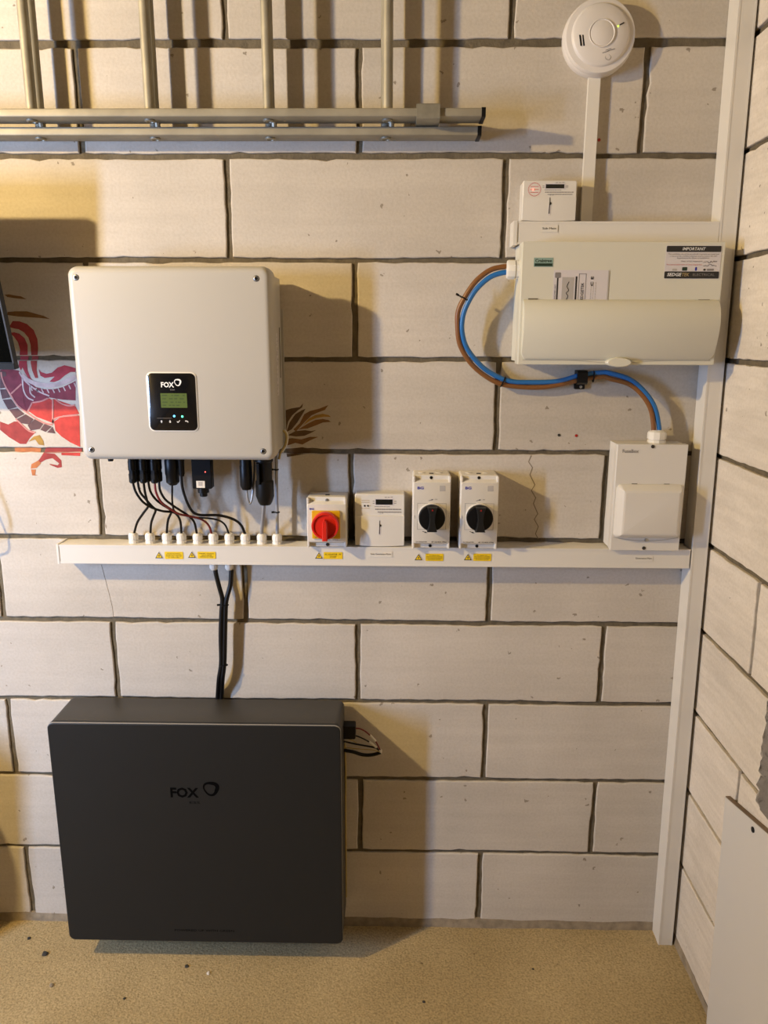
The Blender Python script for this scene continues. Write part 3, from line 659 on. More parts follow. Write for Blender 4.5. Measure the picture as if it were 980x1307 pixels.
def paint_poly(name, pts3, m, lift):
    pts = [(p[0], p[2]) for p in pts3]
    mb = MB()
    hit = False
    for (x0, x1, z0, z1) in BLOCKS:
        if max(p[0] for p in pts) < x0 or min(p[0] for p in pts) > x1 or max(p[1] for p in pts) < z0 or min(p[1] for p in pts) > z1: continue
        c = clip(pts, x0 + .001, x1 - .001, z0 + .001, z1 - .001)
        if len(c) > 2: tri_poly(mb, c, -lift); hit = True
    for k in range(len(CZ)):       # the joint below course k
        c = clip(pts, -3, 3, CZ[k] - HJ[k] - .001, CZ[k] + HJ[k] + .001)
        if len(c) > 2: tri_poly(mb, c, MORTAR_D - 0.0004 - lift); hit = True
    if hit: mb.build(name, m, mural, smooth=False)
for k, pn, m, lf in (('purple', 'body_patch', 'paint_purple', .0003), ('leg', 'leg', 'paint_maroon_and_shaded_red', .0003), ('fin1', 'mane', 'paint_maroon_and_shaded_red', .0004), ('fin2', 'mane', 'paint_crimson', .0005),  # fin1 red darkened to maroon: the television's shade is in its colour
                 ('wave', 'mane', 'paint_crimson', .0005), ('red1', 'belly_plate', 'paint_red', .0006), ('red2', 'belly_plate', 'paint_red', .0006), ('red3', 'belly_plate', 'paint_red', .0006),
                 ('gold', 'ankle', 'paint_gold', .0006), ('joint', 'ankle', 'paint_rust', .0003), ('joint2', 'ankle', 'paint_maroon_and_shaded_red', .0003), ('foot', 'foot', 'paint_maroon_and_shaded_red', .0004),
                 ('claw1', 'claw', 'paint_rust', .0005), ('claw2', 'claw', 'paint_rust', .0005), ('feath1', 'whisker', 'paint_brown', .0004), ('feath2', 'whisker', 'paint_brown', .0004), ('spikes', 'foot', 'paint_red', .0005)):
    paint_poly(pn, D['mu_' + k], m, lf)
for i in range(11): paint_poly('scale', D['mu_scale%d' % i], 'paint_scale' if i < 9 else 'paint_purple', .0007)
for i in range(8): paint_poly('tail_tuft', D['mu_leaf%d' % i], 'paint_umber' if i in (0, 1, 5, 7) else ('paint_gold' if i == 3 else 'paint_brown'), .0004 + .00005 * i)
for k in sorted(D):
    if k.startswith('ml_'): ribbon([tuple(p) for p in catmull([Vector(p) for p in D[k]], 5)], 0.0036, -0.0011, 0.0002).build('outline', 'paint_pink' if k in ('ml_l1', 'ml_l3', 'ml_l4', 'ml_l5', 'ml_l6', 'ml_l7', 'ml_l8', 'ml_l11') else 'paint_pale', mural, smooth=False)
# pale spine band over the mane
sp = [(-0.249, 0, 1.531), (-0.236, 0, 1.519), (-0.218, 0, 1.511), (-0.199, 0, 1.5075), (-0.178, 0, 1.507), (-0.158, 0, 1.511), (-0.136, 0, 1.519), (-0.118, 0, 1.529)]
ribbon([tuple(p) for p in catmull([Vector(p) for p in sp], 5)], 0.010, -0.0012, 0.0002).build('spine', 'paint_pale', mural, smooth=False)
for i in range(9):
    x = -0.232 + i * 0.0135; z = 1.498 + (i - 3) ** 2 * 0.0006
    ribbon([(x, 0, z), (x + .004, 0, z - .010)], 0.0028, -0.0011, 0.0002).build('spine_mark', 'paint_pale', mural, smooth=False)

# ---------------------------------------------------------------- trunking
def profile_lid(mb, x0, x1, y, z0, z1):
    """shallow rims along both long edges of a trunking front"""
    mb.box(x0, x1, y - 0.0008, y + .0005, z0, z0 + 0.0045); mb.box(x0, x1, y - 0.0008, y + .0005, z1 - 0.0045, z1)

TX0, TX1, TZ0, TZ1, TY = -0.179, 1.3795, 1.0725, 1.1205, -0.056
trunk = thing('cable_trunking', ((TX0 + TX1) / 2, 0, TZ0), 'long horizontal white cable trunking with warning stickers and row of glands', 'trunking')
mb = MB(); mb.box(TX0 + .003, TX1, -0.0005, TY + .003, TZ0 + .0012, TZ1 - .0012); mb.build('base', 'trunk', trunk, smooth=False)
mb = MB()
mb.loft([[(x, TY + .018, TZ0), (x, TY + .0015, TZ0), (x, TY, TZ0 + .0015), (x, TY, TZ1 - .0015), (x, TY + .0015, TZ1), (x, TY + .018, TZ1)] for x in (TX0, TX1)])
profile_lid(mb, TX0, TX1, TY, TZ0, TZ1)
mb.build('lid', 'trunk', trunk, smooth=False)
mb = MB(); mb.box(TX0 - .0022, TX0 + .003, -0.0005, TY - .0012, TZ0 - .0012, TZ1 + .0012); mb.build('end_cap', 'trunk', trunk, smooth=False)
MB().box(TX0 + .003, TX0 + .0042, TY - .0010, TY + .02, TZ0 - .0003, TZ1 + .0003).build('end_cap_joint', 'seam', trunk, smooth=False)

def gland(x, y, z, parent, up=True, r=0.0118, h=0.026, m='gland_white', name='cable_gland'):
    s = 1 if up else -1
    prof = [(r * 1.0, 0), (r * 1.0, h * .28), (r * .86, h * .30), (r * .86, h * .36), (r * 1.02, h * .38), (r * 1.02, h * .74), (r * .93, h * .86), (r * .72, h), (r * .4, h)]
    mb = MB(); mb.lathe([(a, s * b) for a, b in prof], (x, y, z), 'Z', 12, rot=.26)
    return mb.build(name, m, parent, angle=28)
for g in D['glands']: gland(g[0], -0.03, TZ1 - .0005, trunk)
for g in D['batGland']: gland(g[0], -0.03, TZ0 + .0005, trunk, up=False, r=.0105, h=.022)

# stickers on the trunking front
def tri_sign(x, z, s, y, parent):
    """yellow warning triangle with black rim and lightning flash"""
    def tri(k): return [(x - s * k, z - s * .62 * k), (x + s * k, z - s * .62 * k), (x, z + s * 1.0 * k)]
    MB().poly([(a, b - .0003) for a, b in tri(1.22)], y, .0004).build('sign_backing', 'sticker_white', parent, smooth=False)
    MB().poly(tri(1.0), y - .0002, .0003).build('sign_rim', 'black_ink', parent, smooth=False)
    MB().poly(tri(.70), y - .0004, .0003).build('sign_field', 'sticker_yellow', parent, smooth=False)
    k = s * .36
    mb = MB(); zc = z - s * .04
    mb.poly([(x + .1 * k, zc + 1.15 * k), (x - .55 * k, zc - .05 * k), (x - .1 * k, zc - .05 * k), (x + .15 * k, zc + .25 * k), (x + .5 * k, zc + .3 * k)], y - .0006, .0003)
    mb.poly([(x - .1 * k, zc + .2 * k), (x + .5 * k, zc + .3 * k), (x - .05 * k, zc - 1.0 * k), (x - .02 * k, zc - .35 * k)], y - .0006, .0003)
    mb.build('lightning_mark', 'black_ink', parent, smooth=False)
SY = TY - .0010
msgs = [["DO NOT DISCONNECT", "DC PLUGS AND SOCKETS", "UNDER LOAD - TURN OFF", "AC SUPPLY FIRST"],
        ["WARNING - ISOLATE AC", "AND DC BEFORE", "CARRYING OUT WORK"],
        ["AC ISOLATOR - PV", "SYSTEM"],
        ["PV ARRAY DC", "ISOLATOR CONTAINS", "LIVE PARTS DURING", "DAYLIGHT HOURS"],
        ["PV ARRAY DC", "ISOLATOR CONTAINS", "LIVE PARTS DURING", "DAYLIGHT HOURS"]]
for i, t in enumerate(D['stick_tri']):
    tri_sign(t[0], t[2] - .0008, .0098, SY, trunk)
    a, b = D['stick_yel'][2 * i], D['stick_yel'][2 * i + 1]
    MB().poly(rrect(a[0], b[0], b[2], a[2], .002, 3), SY, .0004).build('warning_label', 'sticker_yellow', trunk, smooth=False)
    text_lines('warning_print', msgs[i], a[0] + .003, b[0] - .003, a[2] - .0025, b[2] + .0025, SY - .0004, 'black_ink', trunk, .62)
for k, s in ((0, 'Solar Generation Meter'), (2, 'Generation Main')):
    a, b = D['tlabel'][k], D['tlabel'][k + 1]
    MB().rect(a[0] - .003, b[0] + .003, b[2], a[2] + .001, SY, .0004).build('name_label', 'sticker_white', trunk, smooth=False)
    text('name_print', s, a[0], (a[2] + b[2]) / 2 - .001, SY - .0004, b[0] - a[0], 'black_ink', trunk, height=.0042)

# vertical trunking in the corner, leaning with the wall
VT = thing('corner_trunking', (1.41, 0, FLOOR_Z), 'tall upright white trunking rising in the corner beside the right wall', 'trunking')
vx = lambda z: 1.3965 - 0.0122 * z
mb = MB(); V_ = []
def vbox(mb, xa, xb, ya, yb, za, zb):
    vs = []
    for z in (za, zb):
        o = vx(z)
        vs += [(o + xa, ya, z), (o + xb, ya, z), (o + xb, yb, z), (o + xa, yb, z)]
    mb.add(vs, [(0, 3, 2, 1), (4, 5, 6, 7), (0, 1, 5, 4), (1, 2, 6, 5), (2, 3, 7, 6), (3, 0, 4, 7)])
VW, VY = 0.0380, -0.056
vbox(mb, 0.001, VW - .001, VY + .003, -0.0005, FLOOR_Z, CEIL_Z); mb.build('base', 'trunk', VT, smooth=False)
mb = MB(); vbox(mb, 0, VW, VY, VY + .018, FLOOR_Z, CEIL_Z); vbox(mb, 0, .0045, VY - .0008, VY, FLOOR_Z, CEIL_Z); vbox(mb, VW - .0045, VW, VY - .0008, VY, FLOOR_Z, CEIL_Z)
mb.build('lid', 'trunk', VT, smooth=False)

# short trunking above the consumer unit
ST = thing('short_trunking', (1.14, 0, 1.83), 'short white trunking sitting directly on top of the consumer unit', 'trunking')
mb = MB(); mb.box(.924, 1.3730, -.0005, -.052, 1.829, 1.8755); mb.build('base', 'trunk', ST, smooth=False)
mb = MB(); mb.box(.922, 1.3730, -.056, -.04, 1.828, 1.8765); profile_lid(mb, .922, 1.3730, -.056, 1.828, 1.8765); mb.build('lid', 'trunk', ST, smooth=False)
mb = MB(); mb.box(.9175, .925, -.0005, -.0575, 1.826, 1.878); mb.build('end_cap', 'trunk', ST, smooth=False)
MB().box(.925, .9264, -.0574, -.05, 1.8275, 1.877).build('end_cap_joint', 'seam', ST, smooth=False)
a, b = D['up_label']
MB().rect(a[0] - .003, b[0] + .004, b[2] - .001, a[2] + .001, -.0575, .0006).build('name_label', 'sticker_white', ST, smooth=False)
text('name_print', 'Sub Main', a[0], (a[2] + b[2]) / 2 - .0015, -.0581, b[0] - a[0], 'black_ink', ST, height=.0042)

# mini trunking up to the alarm
MT = thing('mini_trunking', (1.085, 0, 1.876), 'narrow upright white mini trunking running down from the smoke alarm', 'trunking')
mb = MB(); mb.box(1.075, 1.099, -.0005, -.014, 1.876, 2.20); mb.build('base', 'trunk', MT, smooth=False)
mb = MB(); mb.box(1.0742, 1.0998, -.0165, -.009, 1.876, 2.20); mb.build('lid', 'trunk', MT, smooth=False)

# ---------------------------------------------------------------- smoke alarm
AX, AZ = 1.0885, 2.2535
al = thing('smoke_alarm', (AX, 0, AZ), 'round white smoke alarm mounted high on the wall above the mini trunking', 'smoke alarm')
MB().lathe([(.0740, -.0004), (.0755, .004), (.0765, .020), (.0745, .026)], (AX, 0, AZ), 'Y', 48).build('base', 'alarm_white', al)
MB().lathe([(.0705, .024), (.0745, .0265), (.0748, .034), (.0725, .0385), (.062, .0405), (.0605, .0440), (.057, .0465), (.030, .0505), (.0001, .051)], (AX, 0, AZ), 'Y', 48).build('cover', 'alarm_white', al)
MB().lathe([(.0275, .049), (.0275, .0532), (.0262, .0536), (.0248, .0522), (.0235, .0522)], (AX, 0, AZ), 'Y', 40).build('button_ring', 'alarm_white', al)
MB().lathe([(.0238, .050), (.0238, .0525), (.0225, .0532), (.0001, .0536)], (AX, 0, AZ), 'Y', 36).build('test_button', 'alarm_white', al)
for dx in (0, .0065):
    MB().poly([(AX - .0475 + dx, AZ - .0025), (AX - .0445 + dx, AZ - .0025), (AX - .0405 + dx * .95, AZ - .0235), (AX - .0435 + dx * .95, AZ - .0235)], -.0494, .001).build('sounder_slot', 'black', al, smooth=False)
MB().poly([(AX + .0375, AZ + .0150), (AX + .0465, AZ + .0195), (AX + .0455, AZ + .0215), (AX + .0365, AZ + .0170)], -.0494, .001).build('indicator_slot', 'black', al, smooth=False)
MB().lathe([(.0022, .0475), (.0022, .0498), (.0012, .0502)], (AX + .0335, 0, AZ + .0135), 'Y', 10).build('indicator_light', 'led_lime', al)
mb = MB()
for (dx, dz, w) in ((.010, -.033, .012), (.004, -.038, .014), (.014, -.0345, .016)):
    mb.poly([(AX + dx, AZ + dz), (AX + dx + w, AZ + dz + w * .28), (AX + dx + w, AZ + dz + w * .28 + .0012), (AX + dx, AZ + dz + .0012)], -.0502, .0006)
mb.build('printed_mark', 'grey_ink', al, smooth=False)
mb = MB(); mb.tube([(AX + .0165 + .0055 * math.cos(k * .3927), -.0480, AZ - .045 + .0055 * math.sin(k * .3927)) for k in range(17)], .0006, 5, 0); mb.build('printed_mark', 'card_grey', al)

# ---------------------------------------------------------------- generation meters
def meter(x0, x1, z0, z1, depth, label, red_on, group=None, body='white_plastic'):
    t = thing('energy_meter', ((x0 + x1) / 2, 0, z0), label, 'meter')
    MB().rr(x0, x1, z0, z1, .004, [(-.0005, .001), (-depth + .012, .0005), (-depth + .010, .0)] + [(-depth + .002, 0.0), (-depth, .002)], 4).build('case', body, t)
    w, h = x1 - x0, z1 - z0; y = -depth
    zs = z1 - h * .405
    # terminal cover below the split line, bowed slightly forward
    mb = MB(); loops = []
    for k in range(9):
        u = k / 8; bow = .0022 * (1 - (2 * u - 1) ** 2)
        x = x0 + .001 + (w - .002) * u
        loops.append([(x, y + .001, z0 + .0005 - bow * .9), (x, y - .0015 - bow, z0 + .0015 - bow * .9), (x, y - .0015 - bow, zs - .0012), (x, y + .001, zs - .0005)])
    mb.loft(loops); mb.build('terminal_cover', body, t)
    dx0, dx1, dz0, dz1 = x0 + w * .42, x0 + w * .76, z1 - h * .20, z1 - h * .10
    MB().rect(dx0 - .0025, dx1 + .0025, dz0 - .002, dz1 + .002, y - .0005, .0006).build('display_frame', 'card_white', t, smooth=False)
    MB().rect(dx0, dx1, dz0, dz1, y - .0009, .0006).build('display', 'display_dark', t, smooth=False)
    mb = MB(); rs = random.Random(5)
    for zf, xa, xb, hh in ((.235, .40, .70, .010), (.28, .41, .93, .020), (.335, .46, .92, .018)):
        x = x0 + w * xa
        while x < x0 + w * xb:
            ln = rs.uniform(.0012, .0045); mb.rect(x, x + ln, z1 - h * (zf + hh), z1 - h * zf, y - .0004, .0005); x += ln + .0007
    for xa, zf in ((.36, .13), (.36, .17), (.79, .13), (.79, .165), (.60, .055), (.66, .055), (.72, .05)):
        mb.rect(x0 + w * xa, x0 + w * (xa + .045), z1 - h * (zf + .012), z1 - h * zf, y - .0004, .0005)
    mb.build('printed_text', 'grey_ink', t, smooth=False)
    text('printed_mark', 'C E', x0 + w * .50, z1 - h * .375, y - .0006, w * .07, 'grey_ink', t, height=h * .03)
    lx, lz = x0 + w * .215, z1 - h * .225
    if red_on:
        MB().lathe([(.0018, 0), (.0018, .0015), (.0009, .002)], (lx - .003, y, lz), 'Y', 10).build('pulse_light', 'led_red', t)
        mb = MB()
        for k in range(26):
            aa = 2 * math.pi * k / 26; rr_ = .0135
            px_, pz_ = lx + rr_ * math.cos(aa), lz + rr_ * math.sin(aa)
            mb.rect(px_ - .0010, px_ + .0010, pz_ - .0007, pz_ + .0007, y - .0004, .0005)
        for zf in (-.006, .0, .006): mb.rect(lx - .009, lx + .009, lz + zf - .0005, lz + zf + .0005, y - .0004, .0005)
        mb.build('printed_seal', 'red_ink', t, smooth=False)
    else:
        for k in (-.004, .004): MB().lathe([(.0022, 0), (.0022, .001), (.0012, .001)], (lx + k + .002, y, lz), 'Y', 10).build('pulse_light', 'black', t)
        mb = MB()
        for dz in (.008, .0125, -.007): mb.rect(lx - .010, lx + .010, lz + dz, lz + dz + .0012, y - .0004, .0005)
        for dx in (-.012, .011): mb.rect(lx + dx - .002, lx + dx + .002, lz - .0006, lz + .0006, y - .0004, .0005)
        mb.build('printed_text', 'gold_ink', t, smooth=False)
    sx, sz = x0 + w * .50, z1 - h * .64
    MB().poly([(sx - .0022, sz - .019), (sx + .003, sz - .019), (sx + .003, sz + .002), (sx - .0022, sz + .002)], y - .0042, .0006).build('slot_shade', 'card_white', t, smooth=False)
    MB().poly([(sx - .0014, sz - .016), (sx + .0006, sz - .016), (sx + .0008, sz + .002), (sx + .004, sz + .004), (sx + .0042, sz + .007), (sx + .0008, sz + .009), (sx + .0006, sz + .018), (sx - .0003, sz + .018)], y - .0046, .0006).build('terminal_screw_slot', 'screw_dark', t, smooth=False)
    return t
meter(.559, .680, 1.1225, 1.2525, .05, 'white electricity meter with dark display standing on the long trunking', False)
meter(.9355, 1.0548, 1.878, 1.963, .05, 'white electricity meter with lit red pulse light above consumer unit', True)

# ---------------------------------------------------------------- consumer unit
CX0, CX1, CU0, CU1, CY = .930, 1.3675, 1.5655, 1.828, -.115
cu = thing('consumer_unit', ((CX0 + CX1) / 2, 0, CU0), 'large pale cream metal consumer unit with drop-down flap cover', 'consumer unit')
MB().box(CX0 + .002, CX1 - .002, -.0005, -.092, CU0 + .006, CU1 - .0015).build('back_box', 'cu_metal', cu, smooth=False)
MB().rr(CX0, CX1, CU0, CU1 - .0005, .0015, [(-.068, .0005), (-.07, 0), (CY + .0012, 0), (CY, .0012)], 2).build('front_cover', 'cu_metal', cu)
# flap: bowed, rounded lower corners, thumb tab
fx0, fx1, fz0, fz1 = .9365, 1.3625, 1.5755, 1.7065
mb = MB(); loops = []
NS = 22
for k in range(NS + 1):
    u = k / NS; z = fz1 + (fz0 - fz1) * u
    bow = .026 * math.sin(math.pi * u ** .72) ** .9 if 0 < u < 1 else 0
    ins = .0 if u < .86 else .010 * ((u - .86) / .14) ** 2
    y0 = CY - .0012 - bow
    loops.append([(fx0 + ins, CY + .001, z), (fx0 + ins, y0 + .0006, z), (fx0 + .0015 + ins, y0, z), (fx1 - .0015 - ins, y0, z), (fx1 - ins, y0 + .0006, z), (fx1 - ins, CY + .001, z)])
mb.loft(loops); mb.build('flap', 'cu_metal', cu, angle=60)
mb = MB()
for a, b in zip(range(16), range(1, 17)):
    pass
seam = []
for k in range(25):
    u = k / 24; x = fx0 + .004 + (fx1 - fx0 - .008) * u
    seam.append((x, 0, 1.5765 - .0062 * math.exp(-((u - .5) / .16) ** 2) - .001))
ribbon(seam, .0012, CY - .0006, .0006).build('flap_seam', 'seam', cu, smooth=False)
pts = [(1.152 + .0275 * math.cos(2 * math.pi * k / 28), 1.5715 + .0105 * math.sin(2 * math.pi * k / 28)) for k in range(28)]
mb = MB(); mb.loft([[(x, CY + .002, z) for x, z in pts], [(x, CY - .016, z) for x, z in pts], [(1.152 + (x - 1.152) * .9, CY - .0185, 1.5715 + (z - 1.5715) * .85) for x, z in pts]])
mb.build('thumb_tab', 'cu_metal', cu)
for i in (0, 2):
    a, b = D['cu_hinge'][i], D['cu_hinge'][i + 1]
    MB().rect(a[0], b[0], b[2] + .001, a[2] - .0005, CY - .0018, .002).build('hinge_notch', 'hinge_gap', cu, smooth=False)
# brand badge
a, b = D['cu_brand']
MB().rect(a[0] - .001, b[0] + .001, b[2] - .001, a[2] + .001, CY - .0006, .0007).build('brand_badge', 'green_label', cu, smooth=False)
MB().rect(a[0] + .0008, b[0] - .0008, b[2] + .0004, b[2] + .0062, CY - .0010, .0006).build('badge_band', 'dark_green', cu, smooth=False)
text('badge_lettering', 'Crabtree', a[0] + .002, a[2] - .0085, CY - .0009, b[0] - a[0] - .004, 'dark_green', cu, height=.0068, bold=.02)
# instruction card tucked behind the flap
kx0, kx1, kz0, kz1 = 1.0005, 1.119, 1.700, 1.7685
MB().rect(kx0, kx1, kz0, kz1, CY - .0009, .0008).build('instruction_card', 'card_white', cu, smooth=False)
KY = CY - .0013
MB().rect(kx1 - .0005, kx1 + .0022, kz0, kz1 - .001, KY, .0008).build('card_edge', 'card_grey', cu, smooth=False)
MB().poly(rrect(kx0 + .003, kx0 + .0155, kz1 - .0165, kz1 - .005, .002, 3), KY, .0006).build('card_print', 'grey_ink', cu, smooth=False)
MB().rect(kx0 + .0075, kx0 + .0105, kz0, kz1 - .0165, KY, .0006).build('card_print', 'black_ink', cu, smooth=False)
MB().rect(kx0 + .019, kx0 + .0445, kz0, kz1 - .015, KY, .0006).build('card_print', 'card_grey', cu, smooth=False)
MB().rect(kx0 + .048, kx0 + .0515, kz0, kz1 - .0135, KY, .0006).build('card_print', 'black_ink', cu, smooth=False)
mb = MB(); x0, x1, z1 = kx0 + .055, kx0 + .071, kz1 - .0075
mb.rect(x0, x0 + .001, kz0, z1, KY, .0006); mb.rect(x1 - .001, x1, kz0, z1, KY, .0006); mb.rect(x0, x1, z1 - .001, z1, KY, .0006); mb.build('card_print', 'grey_ink', cu, smooth=False)
text('card_lettering', 'SEDGETEK', kx0 + .0665, kz0 + .002, KY - .0003, .040, 'black_ink', cu, height=.0062, ang=math.pi / 2, bold=.01)
text('card_lettering', 'CONSUMER UNIT', kx0 + .0058, kz0 + .002, KY - .0003, .036, 'black_ink', cu, height=.0032, ang=math.pi / 2)
text('card_lettering', 'C E', kx0 + .087, kz0 + .035, KY - .0003, .020, 'black_ink', cu, height=.006, ang=math.pi / 2, bold=.02)
mb = MB(); rs = random.Random(9)
for k in range(3):
    z = kz0 + .002
    while z < kz1 - .030 + k * .002: ln = rs.uniform(.002, .006); mb.rect(kx0 + .082 + k * .005, kx0 + .083 + k * .005, z, z + ln, KY, .0006); z += ln + .0012
mb.build('card_print', 'card_grey', cu, smooth=False)
sq = [(kx0 + .030, kz0 + .006), (kx0 + .033, kz0 + .014), (kx0 + .029, kz0 + .02), (kx0 + .034, kz0 + .026), (kx0 + .030, kz0 + .034), (kx0 + .034, kz0 + .044)]
ribbon([tuple(p) for p in catmull([Vector((a, 0, b)) for a, b in sq], 5)], .0014, KY - .0004, .0004).build('handwriting', 'black_ink', cu, smooth=False)
# inspection label
lx0, lx1, lz0, lz1 = 1.2400, 1.3597, 1.7505, 1.8198
LY = CY - .0007
MB().poly(rrect(lx0, lx1, lz0, lz1, .003, 3), LY, .0007).build('inspection_label', 'card_white', cu, smooth=False)
MB().poly(rrect(lx0 + .0012, lx1 - .0012, lz1 - .0135, lz1 - .001, .002, 3), LY - .0004, .0005).build('label_band', 'black_ink', cu, smooth=False)
MB().poly(rrect(lx0 + .0005, lx1 - .0012, lz0 + .0008, lz0 + .0155, .002, 3), LY - .0004, .0005).build('label_band', 'black_ink', cu, smooth=False)
text('label_lettering', 'IMPORTANT', (lx0 + lx1) / 2, lz1 - .0102, LY - .0008, .050, 'white_ink', cu, height=.0062, shear=.25, align='C', bold=.008)
text_lines('label_print', ['This installation should be periodically inspected and tested and', 'a report on its condition obtained, as prescribed in BS 7671', 'Requirements for Electrical Installations'], lx0 + .005, lx1 - .005, lz1 - .016, lz1 - .0285, LY - .0005, 'black_ink', cu, .72)
text('label_print', 'Date of last inspection', lx0 + .035, lz1 - .0345, LY - .0005, .045, 'black_ink', cu, height=.0030)
text('label_print', 'Recommended date of next inspection', lx0 + .004, lz1 - .0415, LY - .0005, .076, 'red_ink', cu, height=.0030)
for zz, sd in ((lz1 - .0338, 3), (lz1 - .0408, 4)):
    rs = random.Random(sd); p = [(lx0 + .083 + .0022 * k, 0, zz + rs.uniform(-.0022, .0022)) for k in range(14)]
    ribbon([tuple(q_) for q_ in catmull([Vector(q_) for q_ in p], 4)], .0007, LY - .0005, .0004).build('handwriting', 'black_ink', cu, smooth=False)
for kx, w, m in ((.017, .010, 'card_grey'), (.038, .011, 'dark_green'), (.066, .004, 'blue_ink'), (.084, .005, 'black_ink'), (.0915, .015, 'grey_ink')):
    hgt = .0075 if m in ('dark_green', 'blue_ink') else .0042
    MB().poly(rrect(lx0 + kx, lx0 + kx + w, lz0 + .0170, lz0 + .0170 + hgt, .0015, 3), LY - .0004, .0005).build('label_logo', m, cu, smooth=False)
text('label_lettering', 'SEDGE', lx0 + .0065, lz0 + .0055, LY - .0008, .031, 'white_ink', cu, height=.0068, shear=.2, bold=.015)
text('label_lettering', 'TEK', lx0 + .0383, lz0 + .0055, LY - .0008, .016, 'gold_ink', cu, height=.0068, shear=.2, bold=.01)
text('label_print', 'ELECTRICAL', lx0 + .062, lz0 + .0062, LY - .0008, .047, 'grey_ink', cu, height=.0052)
# gland on the left side
g = D['cu_gland']; gz = 1.7728
MB().lathe([(.0205, -.002), (.0205, -.0075), (.018, -.0080), (.018, -.010), (.0212, -.0105), (.0212, -.0235), (.0195, -.027), (.012, -.029), (.008, -.029)], (CX0 + .002, -.066, gz), 'X', 10, rot=.2).build('cable_gland', 'gland_white', cu, angle=25)

# ---------------------------------------------------------------- brown and blue tails
for nm, k, lab in (('supply_cable', 'brown', 'thick brown supply cable curving between consumer unit and fuse box'), ('supply_cable', 'blue', 'thick blue supply cable curving between consumer unit and fuse box')):
    P = [list(p) for p in D[k]]
    P[-1][1] = -.037; P.append([P[-1][0] + .0005, -.036, 1.398])
    P.insert(0, [P[0][0] + .02, -.066, P[0][2] + .001])
    o = MB().tube(P, .0058, 10, 6).build(nm, 'cable_' + k, None)
    tag(o, lab, 'cable')
def tie_ring(x, y, z, ang, rx, ry, label, tail=True, name='cable_tie', group='black cable ties'):
    """closed strap around a bundle; ang = direction of the cable in the XZ plane"""
    nx, nz = -math.sin(ang), math.cos(ang)
    P = []
    for k in range(17):
        t = 2 * math.pi * k / 16
        P.append((x + nx * rx * math.cos(t), y + ry * math.sin(t), z + nz * rx * math.cos(t)))
    mb = MB(); mb.tube(P, .0016, 6, 0, flat=.0016)
    if tail:
        e = Vector((x + nx * (rx + .001), y, z + nz * (rx + .001)))
        mb.tube([e, e + Vector((nx * .007, -.002, nz * .007))], .0026, 6, 0)
    o = mb.build(name, 'black', None)
    return tag(o, label, 'cable tie')
tie_ring(.8107, -.058, 1.7108, math.radians(62), .0125, .0075, 'black cable tie around curved brown and blue cables below the gland')
tie_ring(.9105, -.0265, 1.5215, math.radians(155), .0125, .0075, 'black cable tie where brown and blue cables bend level under consumer unit', False)
tie_ring(1.1240, -.0225, 1.5345, math.radians(0), .0125, .0075, 'black cable tie on brown and blue cables beside the black clip', False)
pc = thing('cable_clip', (1.097, 0, 1.505), 'black plastic clip screwed to the wall holding brown and blue cables', 'clip')
MB().rr(1.0845, 1.1085, 1.5035, 1.5185, .002, [(-.0003, 0), (-.010, 0), (-.0115, .0012)], 3).build('foot', 'black', pc)
mb = MB(); loops = []
for x in (1.0845, 1.1085):
    loops.append([(x, -.0003, 1.518), (x, -.028, 1.516), (x, -.0355, 1.521), (x, -.0355, 1.543), (x, -.028, 1.5485), (x, -.0003, 1.5485)])
mb.loft(loops); mb.build('saddle', 'black', pc)
MB().lathe([(.0036, .010), (.0036, .0122), (.002, .0128)], (1.0985, 0, 1.5095), 'Y', 10).build('screw', 'steel', pc)

# ---------------------------------------------------------------- fuse box
fb = thing('fuse_box', (1.262, 0, 1.1215), 'white metal switch fuse box with raised flap standing on the long trunking', 'fuse box')
MB().box(1.181, 1.342, -.0005, -.066, 1.1235, 1.379).build('back_box', 'white_plastic', fb, smooth=False)
MB().rr(1.179, 1.3445, 1.1215, 1.3805, .0015, [(-.05, .0004), (-.0512, 0), (-.071, 0), (-.072, .001)], 2).build('front_cover', 'white_plastic', fb)
MB().poly(rrect(1.1815, 1.3425, 1.1490, 1.2885, .012, 5), -.0728, .0010).build('flap_rim', 'white_plastic', fb, smooth=False)
MB().rr(1.1835, 1.3410, 1.1545, 1.2855, .012, [(-.0722, -.0005), (-.080, .001), (-.094, .009), (-.0975, .0125), (-.099, .0165)], 6).build('flap', 'white_plastic', fb, angle=16)
lip = [(1.1845 + .155 * k / 20, 0, 1.1545 - .0085 * math.sin(math.pi * k / 20)) for k in range(21)]
ribbon(lip, .0010, -.0738, .0008).build('flap_seam', 'seam', fb, smooth=False)
for i, p in enumerate(D['fb_screw']):
    yb = .072 if i < 2 else .0728
    MB().lathe([(.0042, yb), (.0042, yb + .0014), (.003, yb + .0022), (.0012, yb + .0024)], (p[0], 0, p[2]), 'Y', 12).build('screw', 'screw_dark' if i < 2 else 'steel', fb)
for p in D['fb_hinge']: MB().poly([(p[0] - .0075, p[2] - .002), (p[0] + .0075, p[2] - .002), (p[0] + .0075, p[2] + .0012), (p[0] - .005, p[2] + .0012)], -.0738, .0008).build('hinge_notch', 'hinge_gap', fb, smooth=False)
text('lettering', 'FuseBox', 1.1915, 1.3602, -.0726, .038, 'grey_ink', fb, height=.0085, bold=.01)
gz = 1.3805
MB().lathe([(.0210, -.0005), (.0210, .006), (.0185, .0065), (.0185, .0085), (.0218, .009), (.0218, .022), (.020, .026), (.0130, .030), (.009, .030)], (1.2805, -.037, gz), 'Z', 10, rot=.3).build('cable_gland', 'gland_white', fb, angle=25)

